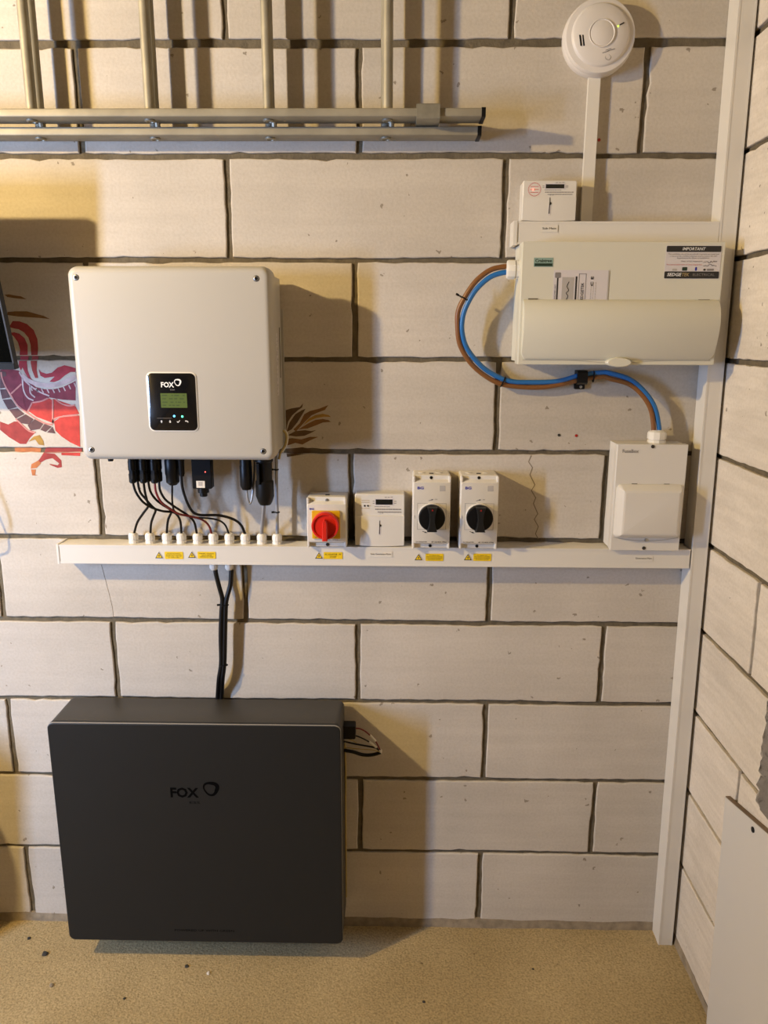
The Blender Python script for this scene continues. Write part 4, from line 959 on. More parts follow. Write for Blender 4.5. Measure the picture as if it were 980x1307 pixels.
# ---------------------------------------------------------------- isolators
def ear_cover(t, x0, x1, z0, z1, yb, yf, m):
    """moulded switch cover: full-height base, raised front with scooped mounting ends"""
    h = z1 - z0
    MB().rr(x0, x1, z0, z1, .006, [(-.0005, .0008), (yb + .004, 0), (yb + .0015, .0003), (yb, .002)], 4).build('enclosure', m, t)
    e = .0165
    loops = []
    for y, ins, ez in ((yb + .001, .0005, e - .007), (yb - (yb - yf) * .5, .0008, e - .0035), (yf + .0012, .0012, e - .0008), (yf, .0026, e)):
        loops.append([(x, y, z) for x, z in rrect(x0 + ins, x1 - ins, z0 + ez, z1 - ez, .004, 4)])
    MB().loft(loops).build('front_face', m, t)
    for s in (0, 1):       # cheeks either side of each scoop
        zc0, zc1 = (z0, z0 + e) if s == 0 else (z1 - e, z1)
        for xa, xb in ((x0 + .0008, x0 + .0062), (x1 - .0062, x1 - .0008)):
            MB().rr(xa, xb, zc0 + (.001 if s == 0 else -.004), zc1 + (.004 if s == 0 else -.001), .002, [(yb + .002, 0), (yf + .0035, 0), (yf + .0015, .0012)], 3).build('corner_rib', m, t)
def dc_isolator(x0, x1, z0, z1, label):
    t = thing('rotary_isolator', ((x0 + x1) / 2, 0, z0), label, 'isolator')
    yf = -.080
    ear_cover(t, x0, x1, z0, z1, -.068, yf, 'white_plastic')
    cx = (x0 + x1) / 2 + .0005; kz = z0 + (z1 - z0) * .455
    for zz in (z1 - .0062, z0 + .0062): MB().lathe([(.0038, .0675), (.0038, .0688), (.0018, .0688)], (cx - .002, 0, zz), 'Y', 12).build('cover_screw', 'black', t)
    mb = MB(); a, b = .0345, .0325
    for xa, xb, za, zb in ((-a, a, b - .0006, b), (-a, a, -b, -b + .0006), (-a, -a + .0006, -b, b), (a - .0006, a, -b, b)):
        mb.rect(cx + xa, cx + xb, kz + za, kz + zb, yf - .0003, .0006)
    mb.build('dial_plate_line', 'grey_ink', t, smooth=False)
    MB().lathe([(.0335, .079), (.0335, .086), (.0325, .0875), (.030, .088)], (cx, 0, kz), 'Y', 40).build('dial_ring', 'white_plastic', t)
    k = MB(); k.lathe([(.0315, .085), (.0315, .100), (.030, .1025), (.027, .103)], (cx, 0, kz), 'Y', 40); ko = k.build('knob', 'black', t)
    pts = []
    for i in range(13):
        u = -1 + 2 * i / 12; pts.append((.0062 + .0058 * u * u, u * .0295))
    outline = [(cx + w, kz + z) for w, z in pts] + [(cx - w, kz + z) for w, z in reversed(pts)]
    mb = MB(); mb.loft([[(x, -.102, z) for x, z in outline], [(x, -.117, z) for x, z in outline], [(cx + (x - cx) * .8, -.119, kz + (z - kz) * .97) for x, z in outline]])
    mb.build('grip', 'rubber', ko)
    MB().poly([(cx - .0022, kz + .0222), (cx + .0022, kz + .0222), (cx, kz + .0268)], -.1196, .0006).build('pointer', 'red_dark', ko, smooth=False)
    # print
    MB().poly(rrect(x0 + .0105, x0 + .0275, z1 - .0335, z1 - .0245, .0012, 2), yf - .0003, .0005).build('logo_plate', 'card_white', t, smooth=False)
    text('logo', 'BG', x0 + .0118, z1 - .0322, yf - .0007, .0145, 'blue_ink', t, height=.0064, bold=.03)
    text('switch_print', 'ON', cx + .0068, kz + .0405, yf - .0004, .0058, 'grey_ink', t, height=.0028)
    MB().poly([(cx - .008, kz + .0380), (cx - .001, kz + .0402), (cx - .001, kz + .0392), (cx + .004, kz + .0417), (cx - .001, kz + .0424), (cx - .001, kz + .0412), (cx - .008, kz + .0388)], yf - .0003, .0005).build('arrow_print', 'black_ink', t, smooth=False)
    text('switch_print', 'OFF', cx - .0388, kz - .005, yf - .0004, .0075, 'grey_ink', t, height=.0028, ang=math.pi / 2)
    MB().poly([(cx - .0215, kz - .0362), (cx - .015, kz - .0385), (cx - .015, kz - .0372), (cx - .0095, kz - .041), (cx - .0165, kz - .0408), (cx - .016, kz - .0398), (cx - .0222, kz - .0372)], yf - .0003, .0005).build('arrow_print', 'black_ink', t, smooth=False)
    text('rating_print', 'DC ISOLATOR', x0 + .010, z0 + .0175, yf - .0004, .026, 'black_ink', t, height=.0030, bold=.01)
    text('rating_print', '4P 32/40A IP66', x0 + .0465, z0 + .0172, yf - .0004, .037, 'black_ink', t, height=.0032, bold=.01)
    MB().rect(x1 - .0275, x1 - .0140, z1 - .0368, z1 - .0232, yf - .0003, .0005).build('code_patch', 'card_grey', t, smooth=False)
    for dx in (-.030, .022):                         # knockouts on the top
        MB().lathe([(.0085, -.0005), (.0085, .0008), (.006, .0012)], (cx + dx * .8, -.034, z1), 'Z', 16).build('knockout', 'white_plastic', t)
    MB().box(cx - .006, cx + .004, -.050, -.042, z1 - .0006, z1 + .0008).build('top_mark', 'black', t, smooth=False)
dc_isolator(.6985, .7905, 1.1225, 1.3035, 'white rotary isolator with black knob standing beside the electricity meter')
dc_isolator(.8120, .9045, 1.1225, 1.3040, 'white rotary isolator with black knob nearer the fuse box')

t = thing('red_isolator', (.492, 0, 1.1225), 'white rotary isolator with red knob on yellow plate', 'isolator')
x0, x1, z0, z1, yf = .4435, .5405, 1.1225, 1.2480, -.077
ear_cover(t, x0, x1, z0, z1, -.064, yf, 'white_plastic')
for zz, m in ((z1 - .0085, 'steel'), (z0 + .0062, 'screw_dark')): MB().lathe([(.0042, .0635), (.0042, .0655), (.002, .066)], (.4925, 0, zz), 'Y', 12).build('cover_screw', m, t)
MB().rr(.4570, .5250, 1.1475, 1.2170, .0025, [(yf + .0005, 0), (yf - .004, 0), (yf - .005, .0008)], 3).build('yellow_plate', 'yellow_plastic', t)
kx, kz = .4905, 1.1835
ko = MB().lathe([(.0330, .081), (.0330, .101), (.0315, .1035), (.0285, .1035), (.0270, .1000), (.0001, .0995)], (kx, 0, kz), 'Y', 40).build('knob', 'red_plastic', t)
mb = MB()
ol = [(-.0062, -.034), (.0062, -.034), (.0062, .008), (.0035, .0165), (.0, .0185), (-.0035, .0165), (-.0062, .008)]
mb.loft([[(kx + a, -.0985, kz + b) for a, b in ol], [(kx + a, -.113, kz + b) for a, b in ol], [(kx + a * .65, -.1155, kz + b * .96) for a, b in ol]])
mb.build('grip', 'red_plastic', ko)
text('logo', 'BG', .4515, 1.2188, yf - .0012, .0105, 'blue_ink', t, height=.0042, bold=.04)
text('rating_print', '20A  IP65', .4890, 1.1430, yf - .0004, .030, 'grey_ink', t, height=.0026)
text('rating_print', 'OFF', .4630, 1.1500, yf - .0055, .0065, 'black_ink', t, height=.0028)
text('rating_print', 'ON', .5175, 1.1975, yf - .0055, .0050, 'black_ink', t, height=.0028)
MB().box(.487, .497, -.045, -.037, z1 - .0006, z1 + .0008).build('top_mark', 'black', t, smooth=False)

# ---------------------------------------------------------------- inverter
IX0, IX1, IZ0, IZ1, IY = -.0535, .3885, 1.3505, 1.7725, -.165
inv = thing('solar_inverter', ((IX0 + IX1) / 2, 0, IZ0), 'large white wall-mounted solar inverter with small black display panel', 'inverter')
MB().rr(IX0, IX1, IZ0, IZ1, .022, [(-.112, .004), (-.114, 0), (-.146, 0), (-.1565, .0022), (-.162, .006), (-.1645, .0105), (IY, .015)], 8).build('front_cover', 'inverter_white', inv, angle=60)
MB().box(IX0 + .012, IX1 - .003, -.022, -.115, IZ0 + .016, IZ1 - .018).build('body', 'inverter_body', inv, smooth=False)
MB().box(IX0 + .03, IX1 + .0005, -.0005, -.0055, IZ0 + .012, IZ1 - .085).build('wall_bracket', 'inverter_body', inv, smooth=False)
MB().box(IX0 + .06, IX1 - .03, -.005, -.023, IZ0 + .10, IZ1 - .12).build('bracket_rail', 'inverter_body', inv, smooth=False)
for p in D['inv_screw']:
    s = MB().lathe([(.0056, .1645), (.0056, .1660), (.0042, .1664), (.0034, .1652), (.0030, .1652)], (p[0], 0, p[2]), 'Y', 16).build('screw', 'steel', inv)
    MB().lathe([(.0022, .165), (.0022, .1662), (.001, .1662)], (p[0], 0, p[2]), 'Y', 8).build('screw_socket', 'black', s)
    MB().lathe([(.0066, .1640), (.0066, .1654), (.0054, .1654)], (p[0], 0, p[2]), 'Y', 16).build('screw_seat', 'screw_dark', inv)
px0, px1, pz0, pz1 = .1085, .2148, 1.4195, 1.5458
MB().rr(px0 - .0026, px1 + .0026, pz0 - .0026, pz1 + .0026, .0125, [(IY + .001, 0), (IY - .0010, 0), (IY - .0014, .0006)], 6).build('display_bezel', 'crimp_white', inv)
pn = MB().rr(px0, px1, pz0, pz1, .011, [(IY - .0005, 0), (IY - .0018, 0), (IY - .0022, .0006)], 6).build('display_panel', 'black_gloss', inv)
PY = IY - .0026
text('logo_lettering', 'FOX', .1385, 1.5148, PY, .0290, 'white_ink', pn, height=.0118, bold=.03)
def ring_logo(cx, cz, r, y, m, parent, th, ph=0.55):
    """rounded three-sided ring, a little thicker on the right"""
    n = 36; o_, i_ = [], []
    for k in range(n):
        a = 2 * math.pi * k / n
        rr_ = r * (1 + .075 * math.cos(3 * (a - ph)))
        o_.append((cx + rr_ * math.cos(a), cz + rr_ * math.sin(a)))
        w = th * (1.0 + .45 * math.cos(a - .4))
        i_.append((cx + (rr_ - w) * math.cos(a + .0), cz + (rr_ - w) * math.sin(a)))
    mb = MB()
    for k in range(n):
        j = (k + 1) % n
        mb.add([(o_[k][0], y, o_[k][1]), (o_[j][0], y, o_[j][1]), (i_[j][0], y, i_[j][1]), (i_[k][0], y, i_[k][1])], [(0, 1, 2, 3)])
    return mb.build('logo_ring', m, parent, smooth=False)
ring_logo(.1762, 1.5262, .0078, PY, 'white_ink', pn, .0026)
text('logo_lettering', 'ESS', .1585, 1.5085, PY, .010, 'grey_ink', pn, height=.0028)
lc = MB().rect(.1360, .1945, 1.4702, 1.5020, PY, .0006).build('lcd_screen', 'lcd', pn, smooth=False)
mb = MB(); rs = random.Random(2)
for z in (1.4965, 1.4890, 1.4815, 1.4745):
    x = .1395
    while x < .187: ln = rs.uniform(.003, .012); mb.rect(x, min(x + ln, .190), z, z + .0022, PY - .0003, .0004); x += ln + rs.uniform(.002, .010)
mb.build('lcd_digits', 'lcd_ink', lc, smooth=False)
for (p, m) in ((D['inv_led'][0], 'led_blue'), (D['inv_led'][1], 'led_green')):
    MB().lathe([(.0024, .1668), (.0024, .1676), (.0012, .1680)], (p[0], 0, p[2]), 'Y', 12).build('status_light', m, pn)
mb = MB()
for p, k in zip(D['inv_led'][2:6], range(4)):
    x, z = p[0], p[2]
    if k == 0: mb.poly([(x - .0026, z), (x + .0026, z), (x, z + .0032)], PY, .0003); mb.rect(x - .0008, x + .0008, z - .003, z, PY, .0003)
    elif k == 1: mb.poly([(x - .0026, z), (x, z - .0032), (x + .0026, z)], PY, .0003); mb.rect(x - .0008, x + .0008, z, z + .003, PY, .0003)
    elif k == 2: mb.poly([(x - .0038, z), (x - .0026, z + .0010), (x - .0008, z - .0010), (x + .0032, z + .0032), (x + .0038, z + .0022), (x - .0008, z - .003)], PY, .0003)
    else: mb.poly([(x - .0035, z + .0012), (x - .001, z + .0032), (x - .001, z + .0018), (x + .003, z + .0014), (x + .0038, z - .0018), (x + .0024, z - .0022), (x + .002, z + .0002), (x - .001, z + .0006), (x - .001, z - .0008)], PY, .0003)
mb.build('button_symbols', 'white_ink', pn, smooth=False)
MB().rect(.1250, .1580, 1.4466, 1.4471, PY, .0003).build('panel_line', 'grey_ink', pn, smooth=False)
# right flank: vent slot, serial label, earth lead
MB().box(IX1 - .0045, IX1 - .0020, -.050, -.045, 1.530, 1.645).build('side_slot', 'hinge_gap', inv, smooth=False)
MB().box(IX1 - .0045, IX1 - .0024, -.103, -.080, 1.492, 1.632).build('serial_label', 'card_white', inv, smooth=False)
mb = MB(); rs = random.Random(4)
z = 1.496
while z < 1.625:
    ln = rs.uniform(.002, .010); a = -.100 + rs.choice((0, .006, .012)); mb.box(IX1 - .0030, IX1 - .0021, a, a + .003, z, z + ln); z += ln + rs.uniform(.001, .008)
mb.build('serial_print', 'grey_ink', inv, smooth=False)
MB().tube([(IX1 - .003, -.032, 1.4045), (IX1 + .0035, -.030, 1.396), (IX1 + .0045, -.030, 1.383), (IX1 + .0015, -.036, 1.368), (IX1 - .008, -.045, 1.352), (IX1 - .012, -.048, 1.336)], .0028, 8).build('earth_lead', 'cable_yellow', inv)
MB().tube([(IX1 + .001, -.027, 1.4050), (IX1 + .0062, -.026, 1.396), (IX1 + .0075, -.026, 1.383), (IX1 + .0045, -.030, 1.368), (IX1 - .004, -.038, 1.352)], .0018, 8).build('earth_lead', 'crimp_white', inv)
# plugs and sockets under the inverter
ZB = IZ0 + .016
def plug(name, x, y, zbot, r, prof, m='black', parent=inv, seg=14):
    """prof: (fraction of length from the top, fraction of radius)"""
    L_ = ZB + .001 - zbot
    return MB().lathe([(r * b, L_ * (1 - a)) for a, b in prof], (x, y, zbot), 'Z', seg).build(name, m, parent)
MC = [(0, .9), (.35, .9), (.36, 1.0), (.62, 1.0), (.63, .85), (.72, .85), (.73, 1.0), (.97, .96), (1, .7)]
for i, p in enumerate(D['mc4']):
    xb = (.0369, .0418, .0624, .0672, .0889, .0929)[i]; yb = -.1 if i % 2 == 0 else -.08
    pl = plug('solar_connector', xb, yb, 1.2860, .0088, MC)
    MB().box(xb - .0035, xb + .0035, yb - .0098, yb - .006, 1.296, 1.318).build('latch', 'rubber', pl, smooth=False)
plug('signal_plug', .1275, -.085, 1.2790, .0170, [(0, .95), (.3, .95), (.32, 1), (.7, 1), (.72, .94), (.92, .92), (1, .5)], seg=16)
plug('signal_plug', .1528, -.095, 1.3020, .0085, [(0, 1), (.4, 1), (.45, .85), (.9, .8), (1, .6)])
MB().lathe([(.006, 0), (.0065, .004), (.0065, .012)], (-.0155, -.09, 1.3365), 'Z', 12).build('blanking_plug', 'black', inv)
MB().box(-.0235, -.0080, -.098, -.082, 1.3460, 1.3670).build('blanking_plug', 'black', inv, smooth=False)
dg = MB().rr(.1795, .2255, 1.2740, 1.3670, .003, [(-.082, .001), (-.083, 0), (-.106, 0), (-.108, .0015)], 3).build('wifi_dongle', 'black', inv)
MB().lathe([(.0135, 0), (.0135, -.011), (.009, -.012), (.009, -.020), (.007, -.021)], (.2020, -.095, 1.2745), 'Z', 10).build('dongle_cap', 'black', dg)
MB().rect(.1895, .2095, 1.2770, 1.2935, -.1085, .0006).build('dongle_label', 'sticker_white', dg, smooth=False)
MB().rect(.1945, .2040, 1.2818, 1.2915, -.1089, .0005).build('code_patch', 'card_grey', dg, smooth=False)
MB().lathe([(.0012, .1075), (.0012, .109), (.0006, .1092)], (.2118, 0, 1.3150), 'Y', 8).build('dongle_light', 'led_red', dg)
plug('battery_plug', .3040, -.09, 1.2700, .0150, [(0, .95), (.4, .95), (.42, 1), (.9, 1), (1, .7)], seg=12)
bp_ = plug('supply_plug', .3465, -.085, 1.2325, .0215, [(0, 1.0), (.22, 1.0), (.24, .88), (.55, .86), (.58, 1.02), (.84, 1.02), (.95, .8), (1, .6)], seg=12)
MB().box(.3320, .3385, -.110, -.100, 1.285, 1.335).build('release_clip', 'rubber', bp_, smooth=False)
MB().tube([(.3040, -.09, 1.2705), (.3055, -.09, 1.250), (.3095, -.089, 1.2355), (.3145, -.087, 1.245), (.3185, -.082, 1.275), (.3210, -.07, 1.320), (.3215, -.07, 1.360)], .0026, 8).build('link_lead', 'cable_grey', inv)

# cables from the inverter into the trunking
labs = {'A': ('black solar cable crossing from first inverter connector to fourth gland', .0030, 'cable_black'), 'B': ('black solar cable bending from second connector into second trunking gland', .0030, 'cable_black'),
        'C': ('black solar cable curving from third connector into the end gland', .0030, 'cable_black'), 'D': ('black solar cable dropping from fourth connector into third gland', .0030, 'cable_black'),
        'E': ('dark red solar cable sweeping from connectors into sixth gland', .0028, 'cable_red'), 'F': ('black solar cable sweeping from last connector to the fifth gland', .0030, 'cable_black'),
        'G': ('thin black signal cable from round plug to seventh trunking gland', .0024, 'cable_black'), 'H': ('thicker black signal cable from small plug to eighth trunking gland', .0034, 'cable_black')}
for k, (lab, r, m) in labs.items():
    P = [list(p) for p in D['pv' + k]]
    P.insert(0, [P[0][0], P[0][1], P[0][2] + .02]); P[-1][2] = 1.139
    nm = 'signal_cable' if k in 'GH' else 'solar_cable'
    tag(MB().tube(P, r, 8).build(nm, m, None), lab, 'cable', 'cables below the inverter')
P = [list(p) for p in D['greyA']]; P = [[.3440, -.085, 1.2390], [.3420, -.082, 1.222], [.3350, -.060, 1.19], [.3268, -.036, 1.155], [.3252, -.03, 1.139]]
tag(MB().tube(P, .0044, 8).build('supply_cable', 'cable_grey', None), 'grey supply cable from large black plug to ninth trunking gland', 'cable', 'cables below the inverter')
P = [[.3690, -.036, 1.380], [.3680, -.036, 1.33]] + [list(p) for p in D['greyB'][1:]]; P[-1][2] = 1.139
tag(MB().tube(P, .0040, 8).build('supply_cable', 'cable_grey', None), 'grey cable dropping straight into the last gland near the red isolator', 'cable', 'cables below the inverter')
tie_ring(.3668, -.034, 1.3085, math.pi / 2, .0055, .0055, 'black cable tie on grey cable just under the inverter corner')
tie_ring(.3656, -.0305, 1.2010, math.pi / 2, .0055, .0055, 'black cable tie on grey cable above the last trunking gland')

# battery cables under the trunking
for k, lab in (('batL', 'black battery cable leaving trunking under first lower gland'), ('batR', 'black battery cable leaving trunking under second lower gland')):
    P = [list(p) for p in D[k]]
    for p in P: p[1] = min(p[1], -.012)
    for p in P[-2:]: p[1] = -.0115
    if k == 'batR':
        for p in P[4:]: p[0] += .0014
    else:
        for p in P[4:]: p[0] -= .0016
    tag(MB().tube(P, .0060, 8).build('battery_cable', 'cable_black', None), lab, 'cable', 'battery cables')
tie_ring(.2235, -.0295, .9570, math.pi / 2, .0105, .0065, 'black cable tie joining both battery cables below the trunking')
tie_ring(.2135, -.0280, .7912, math.pi / 2, .0105, .0065, 'black cable tie low on battery cables just above the battery', False)

# ---------------------------------------------------------------- battery
BX0, BX1, BZ0, BZ1, BY = -.2025, .5265, .0555, .690, -.156
bat = thing('battery_unit', ((BX0 + BX1) / 2, 0, BZ0), 'large dark grey wall-hung home battery box above the floor', 'battery')
MB().rr(BX0, BX1, BZ0, BZ1, .016, [(-.019, .001), (-.020, 0), (-.140, 0), (-.1425, .0004)], 6).build('case', 'battery_side', bat, angle=50)
MB().rr(BX0 - .0006, BX1 + .0006, BZ0 - .0006, BZ1 + .0006, .0165, [(-.1425, 0.0004), (-.1435, 0), (-.1522, 0), (-.1550, .0013), (BY, .0034)], 6).build('front_cover', 'battery_grey', bat, angle=25)
mb = MB()
ed = [[(x, y, z) for x, z in rrect(BX0 - .0009 + i, BX1 + .0009 - i, BZ0 - .0009 + i, BZ1 + .0009 - i, .0165, 6)] for y, i in ((-.1508, .0002), (-.1526, 0), (-.1548, .0012))]
mb.loft(ed, False, False); mb.build('cover_edge_highlight', 'battery_edge_highlight', bat)  # pale rim: the highlight along the cover edge is put into its colour
MB().box(BX0 + .08, BX1 - .08, -.0005, -.0105, BZ0 + .12, BZ1 - .10).build('wall_bracket', 'battery_side', bat, smooth=False)
MB().box(BX0 + .12, BX1 - .12, -.010, -.0205, BZ1 - .24, BZ1 - .12).build('bracket_hook', 'battery_side', bat, smooth=False)
LYB = BY - .0004
text('logo_lettering', 'FOX', .0945, .4870, LYB, .0720, 'logo_black', bat, height=.0285, bold=.035)
ring_logo(.1985, .5140, .0205, LYB, 'logo_black', bat, .0072)
text('logo_lettering', 'ESS', .1420, .4700, LYB, .0260, 'logo_black', bat, height=.0065)
text('slogan_print', 'POWERED UP WITH GREEN', .0812, .0885, LYB, .158, 'logo_black', bat, height=.0062)
# loose connector leads at the right flank
con = MB().rr(.5220, .5580, .6020, .6395, .004, [(-.035, 0), (-.062, 0), (-.064, .001)], 3).build('lead_connector', 'black', bat)
for k, r, m in (('bw_red', .0021, 'cable_red'), ('bw_blk1', .0019, 'cable_black'), ('bw_blk2', .0024, 'cable_black'), ('bw_thick', .0048, 'cable_black'), ('bw_yel', .0014, 'cable_yellow'), ('bw_yel2', .0013, 'cable_yellow')):
    P = [list(p) for p in D[k]]
    if k in ('bw_blk2', 'bw_thick', 'bw_yel', 'bw_yel2'): P.insert(0, [BX1 - .01, P[0][1], P[0][2] + .002])
    MB().tube(P, r, 8).build('loose_lead', m, bat)
cr = D['bw_crimp']
for a, b in ((0, 1), (2, 3)): MB().tube([cr[a], cr[b]], .0030, 8, 0).build('crimp_sleeve', 'crimp_white', bat)
MB().lathe([(.004, 0), (.0045, .006), (.004, .010)], (.6225, -.05, .5560), 'Z', 8).build('crimp_sleeve', 'crimp_white', bat)
MB().tube([(BX1 + .001, -.036, .575), (BX1 + .003, -.034, .50), (BX1 + .002, -.034, .40), (BX1 + .0015, -.034, .25), (BX1 + .001, -.034, .10)], .0028, 8).build('edge_trim', 'cable_yellow', bat)
for x in (.115, .20, .27): MB().lathe([(.010, 0), (.010, -.010), (.006, -.012)], (x, -.10, BZ0 + .0005), 'Z', 12).build('drain_plug', 'black', bat)

# ---------------------------------------------------------------- television at the left edge
tv = thing('television', (-.55, -.14, 1.55), 'black flat television tilted forward on wall beside the inverter', 'television')
tl = math.radians(6.5)
def tvp(x, d, h):      # h up the panel, d out of the screen; hangs a touch out of plumb
    return (x - .058 * h, -.14 - math.sin(tl) * h - math.cos(tl) * d, 1.5515 + math.cos(tl) * h - math.sin(tl) * d)
def tvbox(x0, x1, d0, d1, h0, h1):
    return MB().add([tvp(x, d, h) for h in (h0, h1) for d in (d0, d1) for x in (x0, x1)],
                    [(0, 1, 3, 2), (4, 6, 7, 5), (0, 4, 5, 1), (2, 3, 7, 6), (0, 2, 6, 4), (1, 5, 7, 3)])
TVX0, TVX1, TVH = -.915, -.1955, .405
tvbox(TVX0, TVX1, -.018, 0, 0, TVH).build('case', 'tv_bezel', tv, smooth=False)
tvbox(TVX0 + .004, TVX1 - .004, -.001, .0012, .016, TVH - .004).build('screen', 'tv_screen', tv, smooth=False)
mbz = tvbox(TVX0, TVX1, -.002, .0030, 0, .014); mbz.build('lower_bezel', 'tv_bezel', tv, smooth=False)
tvbox(TVX1 - .0030, TVX1 + .0004, -.016, .0016, .0, TVH).build('side_bezel', 'tv_rim', tv, smooth=False)
mb = MB(); mb.box(-.62, -.48, -.0005, -.012, 1.66, 1.84); mb.build('wall_plate', 'black', tv, smooth=False)
mb = MB(); mb.tube([(-.55, -.010, 1.75), (-.55, -.07, 1.75), tvp(-.55, -.03, .20)], .02, 10, 3); mb.build('bracket_arm', 'black', tv)
mb = MB(); mb.tube([(-.56, -.12, 1.56), (-.50, -.09, 1.46), (-.435, -.075, 1.36), (-.395, -.07, 1.24), (-.378, -.068, 1.165), (-.40, -.06, 1.135), (-.46, -.045, 1.10), (-.53, -.02, 1.02), (-.55, -.006, .9)], .0024, 8)
tag(mb.build('hanging_lead', 'cable_black', None), 'thin black lead hanging below the television', 'cable')

# ---------------------------------------------------------------- extension ladder stored on its side
lad = thing('extension_ladder', (-.3, -.09, 2.05), 'aluminium extension ladder stored on its side high on the wall', 'ladder')
LX0 = -1.85
def stile(x0, x1, y0, y1, z0, z1, name='stile', m='aluminium'):
    """box section with softly rounded long edges"""
    r = .0026; lp = []
    for x in (x0, x1):
        sec = []
        for cy, cz, a0 in ((y1 - r, z0 + r, -90), (y1 - r, z1 - r, 0), (y0 + r, z1 - r, 90), (y0 + r, z0 + r, 180)):
            for k in range(4):
                t_ = math.radians(a0 + 30 * k); sec.append((x, cy + r * math.cos(t_), cz + r * math.sin(t_)))
        lp.append(sec)
    return MB().loft(lp).build(name, m, lad, angle=40)
secs = [(.834, -.115, -.055, 2.0765, 2.0930, -.085, [-.128 + .2545 * k for k in range(-7, 4)]), (.831, -.068, -.012, 2.0510, 2.0685, -.040, [-.132 + .2545 * k for k in range(-7, 4)])]
for xe, ya, yb, za, zb, yr, xs in secs:
    H_ = .36
    stile(LX0, xe, ya, yb, za, zb); stile(LX0, xe, ya, yb, za + H_, zb + H_)
    for dz in (0, H_):
        stile(xe - .001, xe + .0075, ya - .0012, yb + .0012, za + dz - .0012, zb + dz + .0012, 'end_cap', 'black')
    for x in xs:
        if x < LX0 + .05: continue
        rg = MB().lathe([(.0112, 0), (.0112, H_)], (x, yr, zb - .003), 'Z', 14)
        rg.build('rung', 'aluminium', lad)
        MB().lathe([(.0115, .0005), (.0115, -.0030), (.008, -.0045), (.0075, -.0025), (.006, -.0025)], (x, yr - .004, za), 'Z', 14).build('rung_rivet', 'alu_bracket', lad)
# clamp band and the guide pins between the sections
stile(.6965, .7455, -.122, -.049, 2.0700, 2.1000, 'guide_bracket', 'alu_bracket')
for x in secs[0][6]:
    if x > LX0 + .05: MB().tube([(x + .008, -.062, 2.0775), (x + .008, -.060, 2.0675)], .006, 8, 0).build('guide_pin', 'alu_bracket', lad)
for x, lab in ((-.62, 'steel ladder hook on wall left of the rungs'), (-1.45, "steel ladder hook on wall at the far ladder end")):
    hk = thing('ladder_hook', (x, 0, 2.40), lab, 'bracket')
    MB().box(x - .02, x + .02, -.0005, -.006, 2.30, 2.48).build('plate', 'steel', hk, smooth=False)
    MB().box(x - .012, x + .012, -.005, -.140, 2.392, 2.4105).build('arm', 'steel', hk, smooth=False)
    MB().box(x - .012, x + .012, -.133, -.140, 2.4105, 2.46).build('lip', 'steel', hk, smooth=False)

# ---------------------------------------------------------------- board and foil at the right wall
bd = thing('white_board', (1.43, -.6, FLOOR_Z), 'smooth white board standing against the right block wall', 'board')
def onright(y, z, d): return (RW(z) - d, y, z)
def slab(name, quad, d0, d1, m, parent, sm=False):
    vs = [onright(y, z, d0) for y, z in quad] + [onright(y, z, d1) for y, z in quad]; n = len(quad)
    return MB().add(vs, [tuple(range(n)), tuple(range(2 * n - 1, n - 1, -1))] + [(i, i + n, (i + 1) % n + n, (i + 1) % n) for i in range(n)]).build(name, m, parent, smooth=sm)
slab('panel', [(-.304, FLOOR_Z), (-.283, .592), (-1.00, .760), (-1.00, FLOOR_Z)], .0008, .0125, 'board_white', bd)
c_ = MB().lathe([(.0062, -.002), (.0062, -.0145), (.004, -.0145)], (RW(.61), -.424, .607), 'X', 14); c_.build('screw_hole', 'black', bd)
slab('raw_edge', [(-.283, .5922), (-.283, .5945), (-1.00, .7625), (-1.00, .7602)], .0012, .0115, 'timber', bd)
fo = MB(); n = 110; gl = []
rs = random.Random(12)
for k in range(n + 1):
    z = .668 + (1.9 - .668) * k / n
    u = rs.uniform
    gl.append([onright(-.418 + u(-.003, .003), z, .0005), onright(-.416 + u(-.004, .003), z, .008 + u(-.003, .003)), onright(-.424 + u(-.003, .003), z, .012 + u(-.004, .004)), onright(-.434 + u(-.003, .003), z, .012 + u(-.004, .004)), onright(-.446 + u(-.003, .003), z, .012 + u(-.004, .004)), onright(-.470, z, .012 + u(-.003, .003)), onright(-.53, z, .012 + u(-.002, .002)), onright(-.55, z, .0005)])
fo.loft(gl); tag(fo.build('foil_insulation_strip', 'foil', None), 'crinkled silver foil insulation strip upright on right wall above white board', 'insulation')

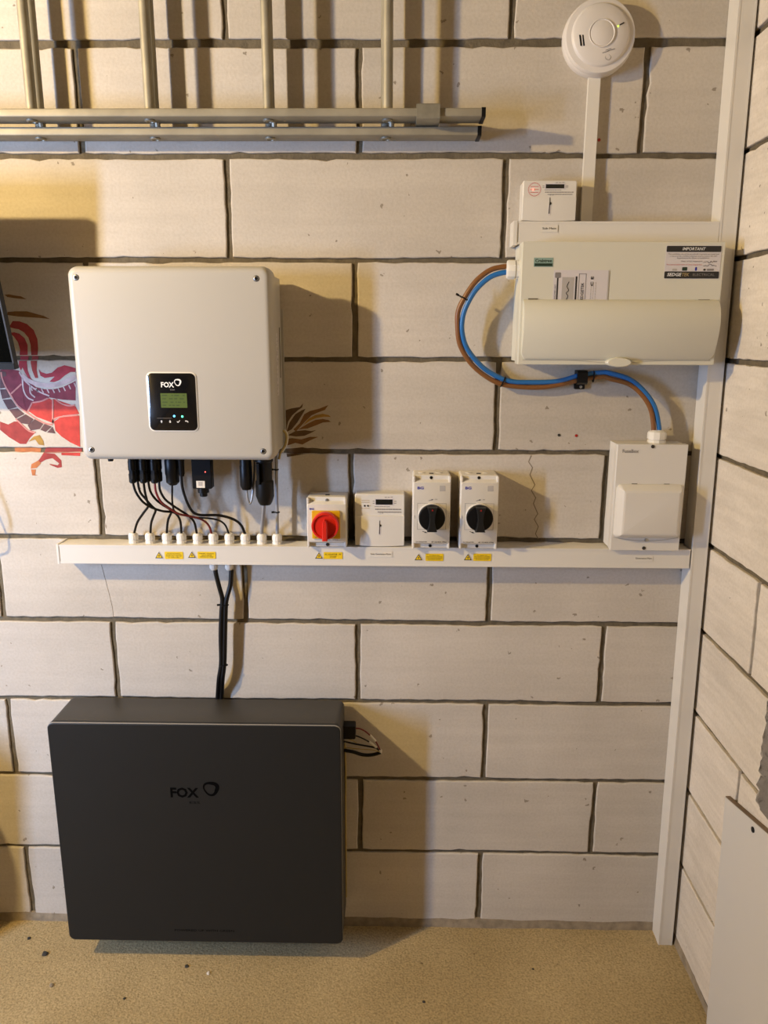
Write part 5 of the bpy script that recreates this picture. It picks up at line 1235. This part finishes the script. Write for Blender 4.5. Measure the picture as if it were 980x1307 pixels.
bn = thing('added_shadow_bin', (-.745, -.21, FLOOR_Z), 'added unseen bin left of the battery, casting a shadow on the wall', 'bin')  # guessed bin out of view, added to cast the lower left wall shadow
MB().lathe([(.115, 0), (.125, .01), (.150, .62), (.156, .625), (.156, .645), (.146, .645), (.14, .62), (.115, .03)], (-.745, -.21, FLOOR_Z), 'Z', 32).build('body', 'inverter_body', bn)
MB().lathe([(.160, 0), (.160, .018), (.150, .035), (.10, .06), (.02, .072)], (-.745, -.21, FLOOR_Z + .640), 'Z', 32).build('lid', 'inverter_body', bn)

# ---------------------------------------------------------------- bulb holder, floor crumbs
lamp = thing('ceiling_lamp', (BULB[0], BULB[1], CEIL_Z), 'bare bulb holder on the garage ceiling', 'lamp')
MB().lathe([(.055, 0), (.055, -.02), (.045, -.03)], (BULB[0], BULB[1], CEIL_Z), 'Z', 24).build('rose', 'white_plastic', lamp)
MB().lathe([(.02, -.03), (.02, -.12), (.024, -.13), (.024, -.18), (.018, -.185)], (BULB[0], BULB[1], CEIL_Z), 'Z', 20).build('holder', 'white_plastic', lamp)
rs = random.Random(21)
lab = ['small dark crumb on concrete floor left of the battery', 'tiny dark crumb on floor beside the wall foot', 'small grey crumb on open concrete floor near the battery', 'small pale stone chip on floor in front of the battery', 'small dark crumb at edge of the battery shadow',
       'tiny dark crumb in the middle of the concrete floor', 'tiny dark crumb under the battery edge', 'tiny dark crumb on the floor right of the battery', 'tiny dark crumb on floor toward the corner trunking']
for i, (x, y) in enumerate(D['debris']):
    r = (.0085, .0055, .006, .0055, .006, .004, .004, .004, .003)[i]
    m = 'rock_light' if i == 3 else ('rock_grey' if i == 2 else 'rock_dark')
    mb = MB(); mb.lathe([(r * rs.uniform(.7, .9), -.0003), (r * rs.uniform(.9, 1.1), r * .35), (r * rs.uniform(.4, .6), r * .7)], (x, y, FLOOR_Z), 'Z', 6, rot=rs.random() * 3)
    vs = [(v[0] + rs.uniform(-r, r) * .25, v[1] + rs.uniform(-r, r) * .2, v[2]) for v in mb.v]; mb.v = vs
    tag(mb.build('stone_chip', m, None, smooth=False), lab[i], 'crumb', 'crumbs on the floor')
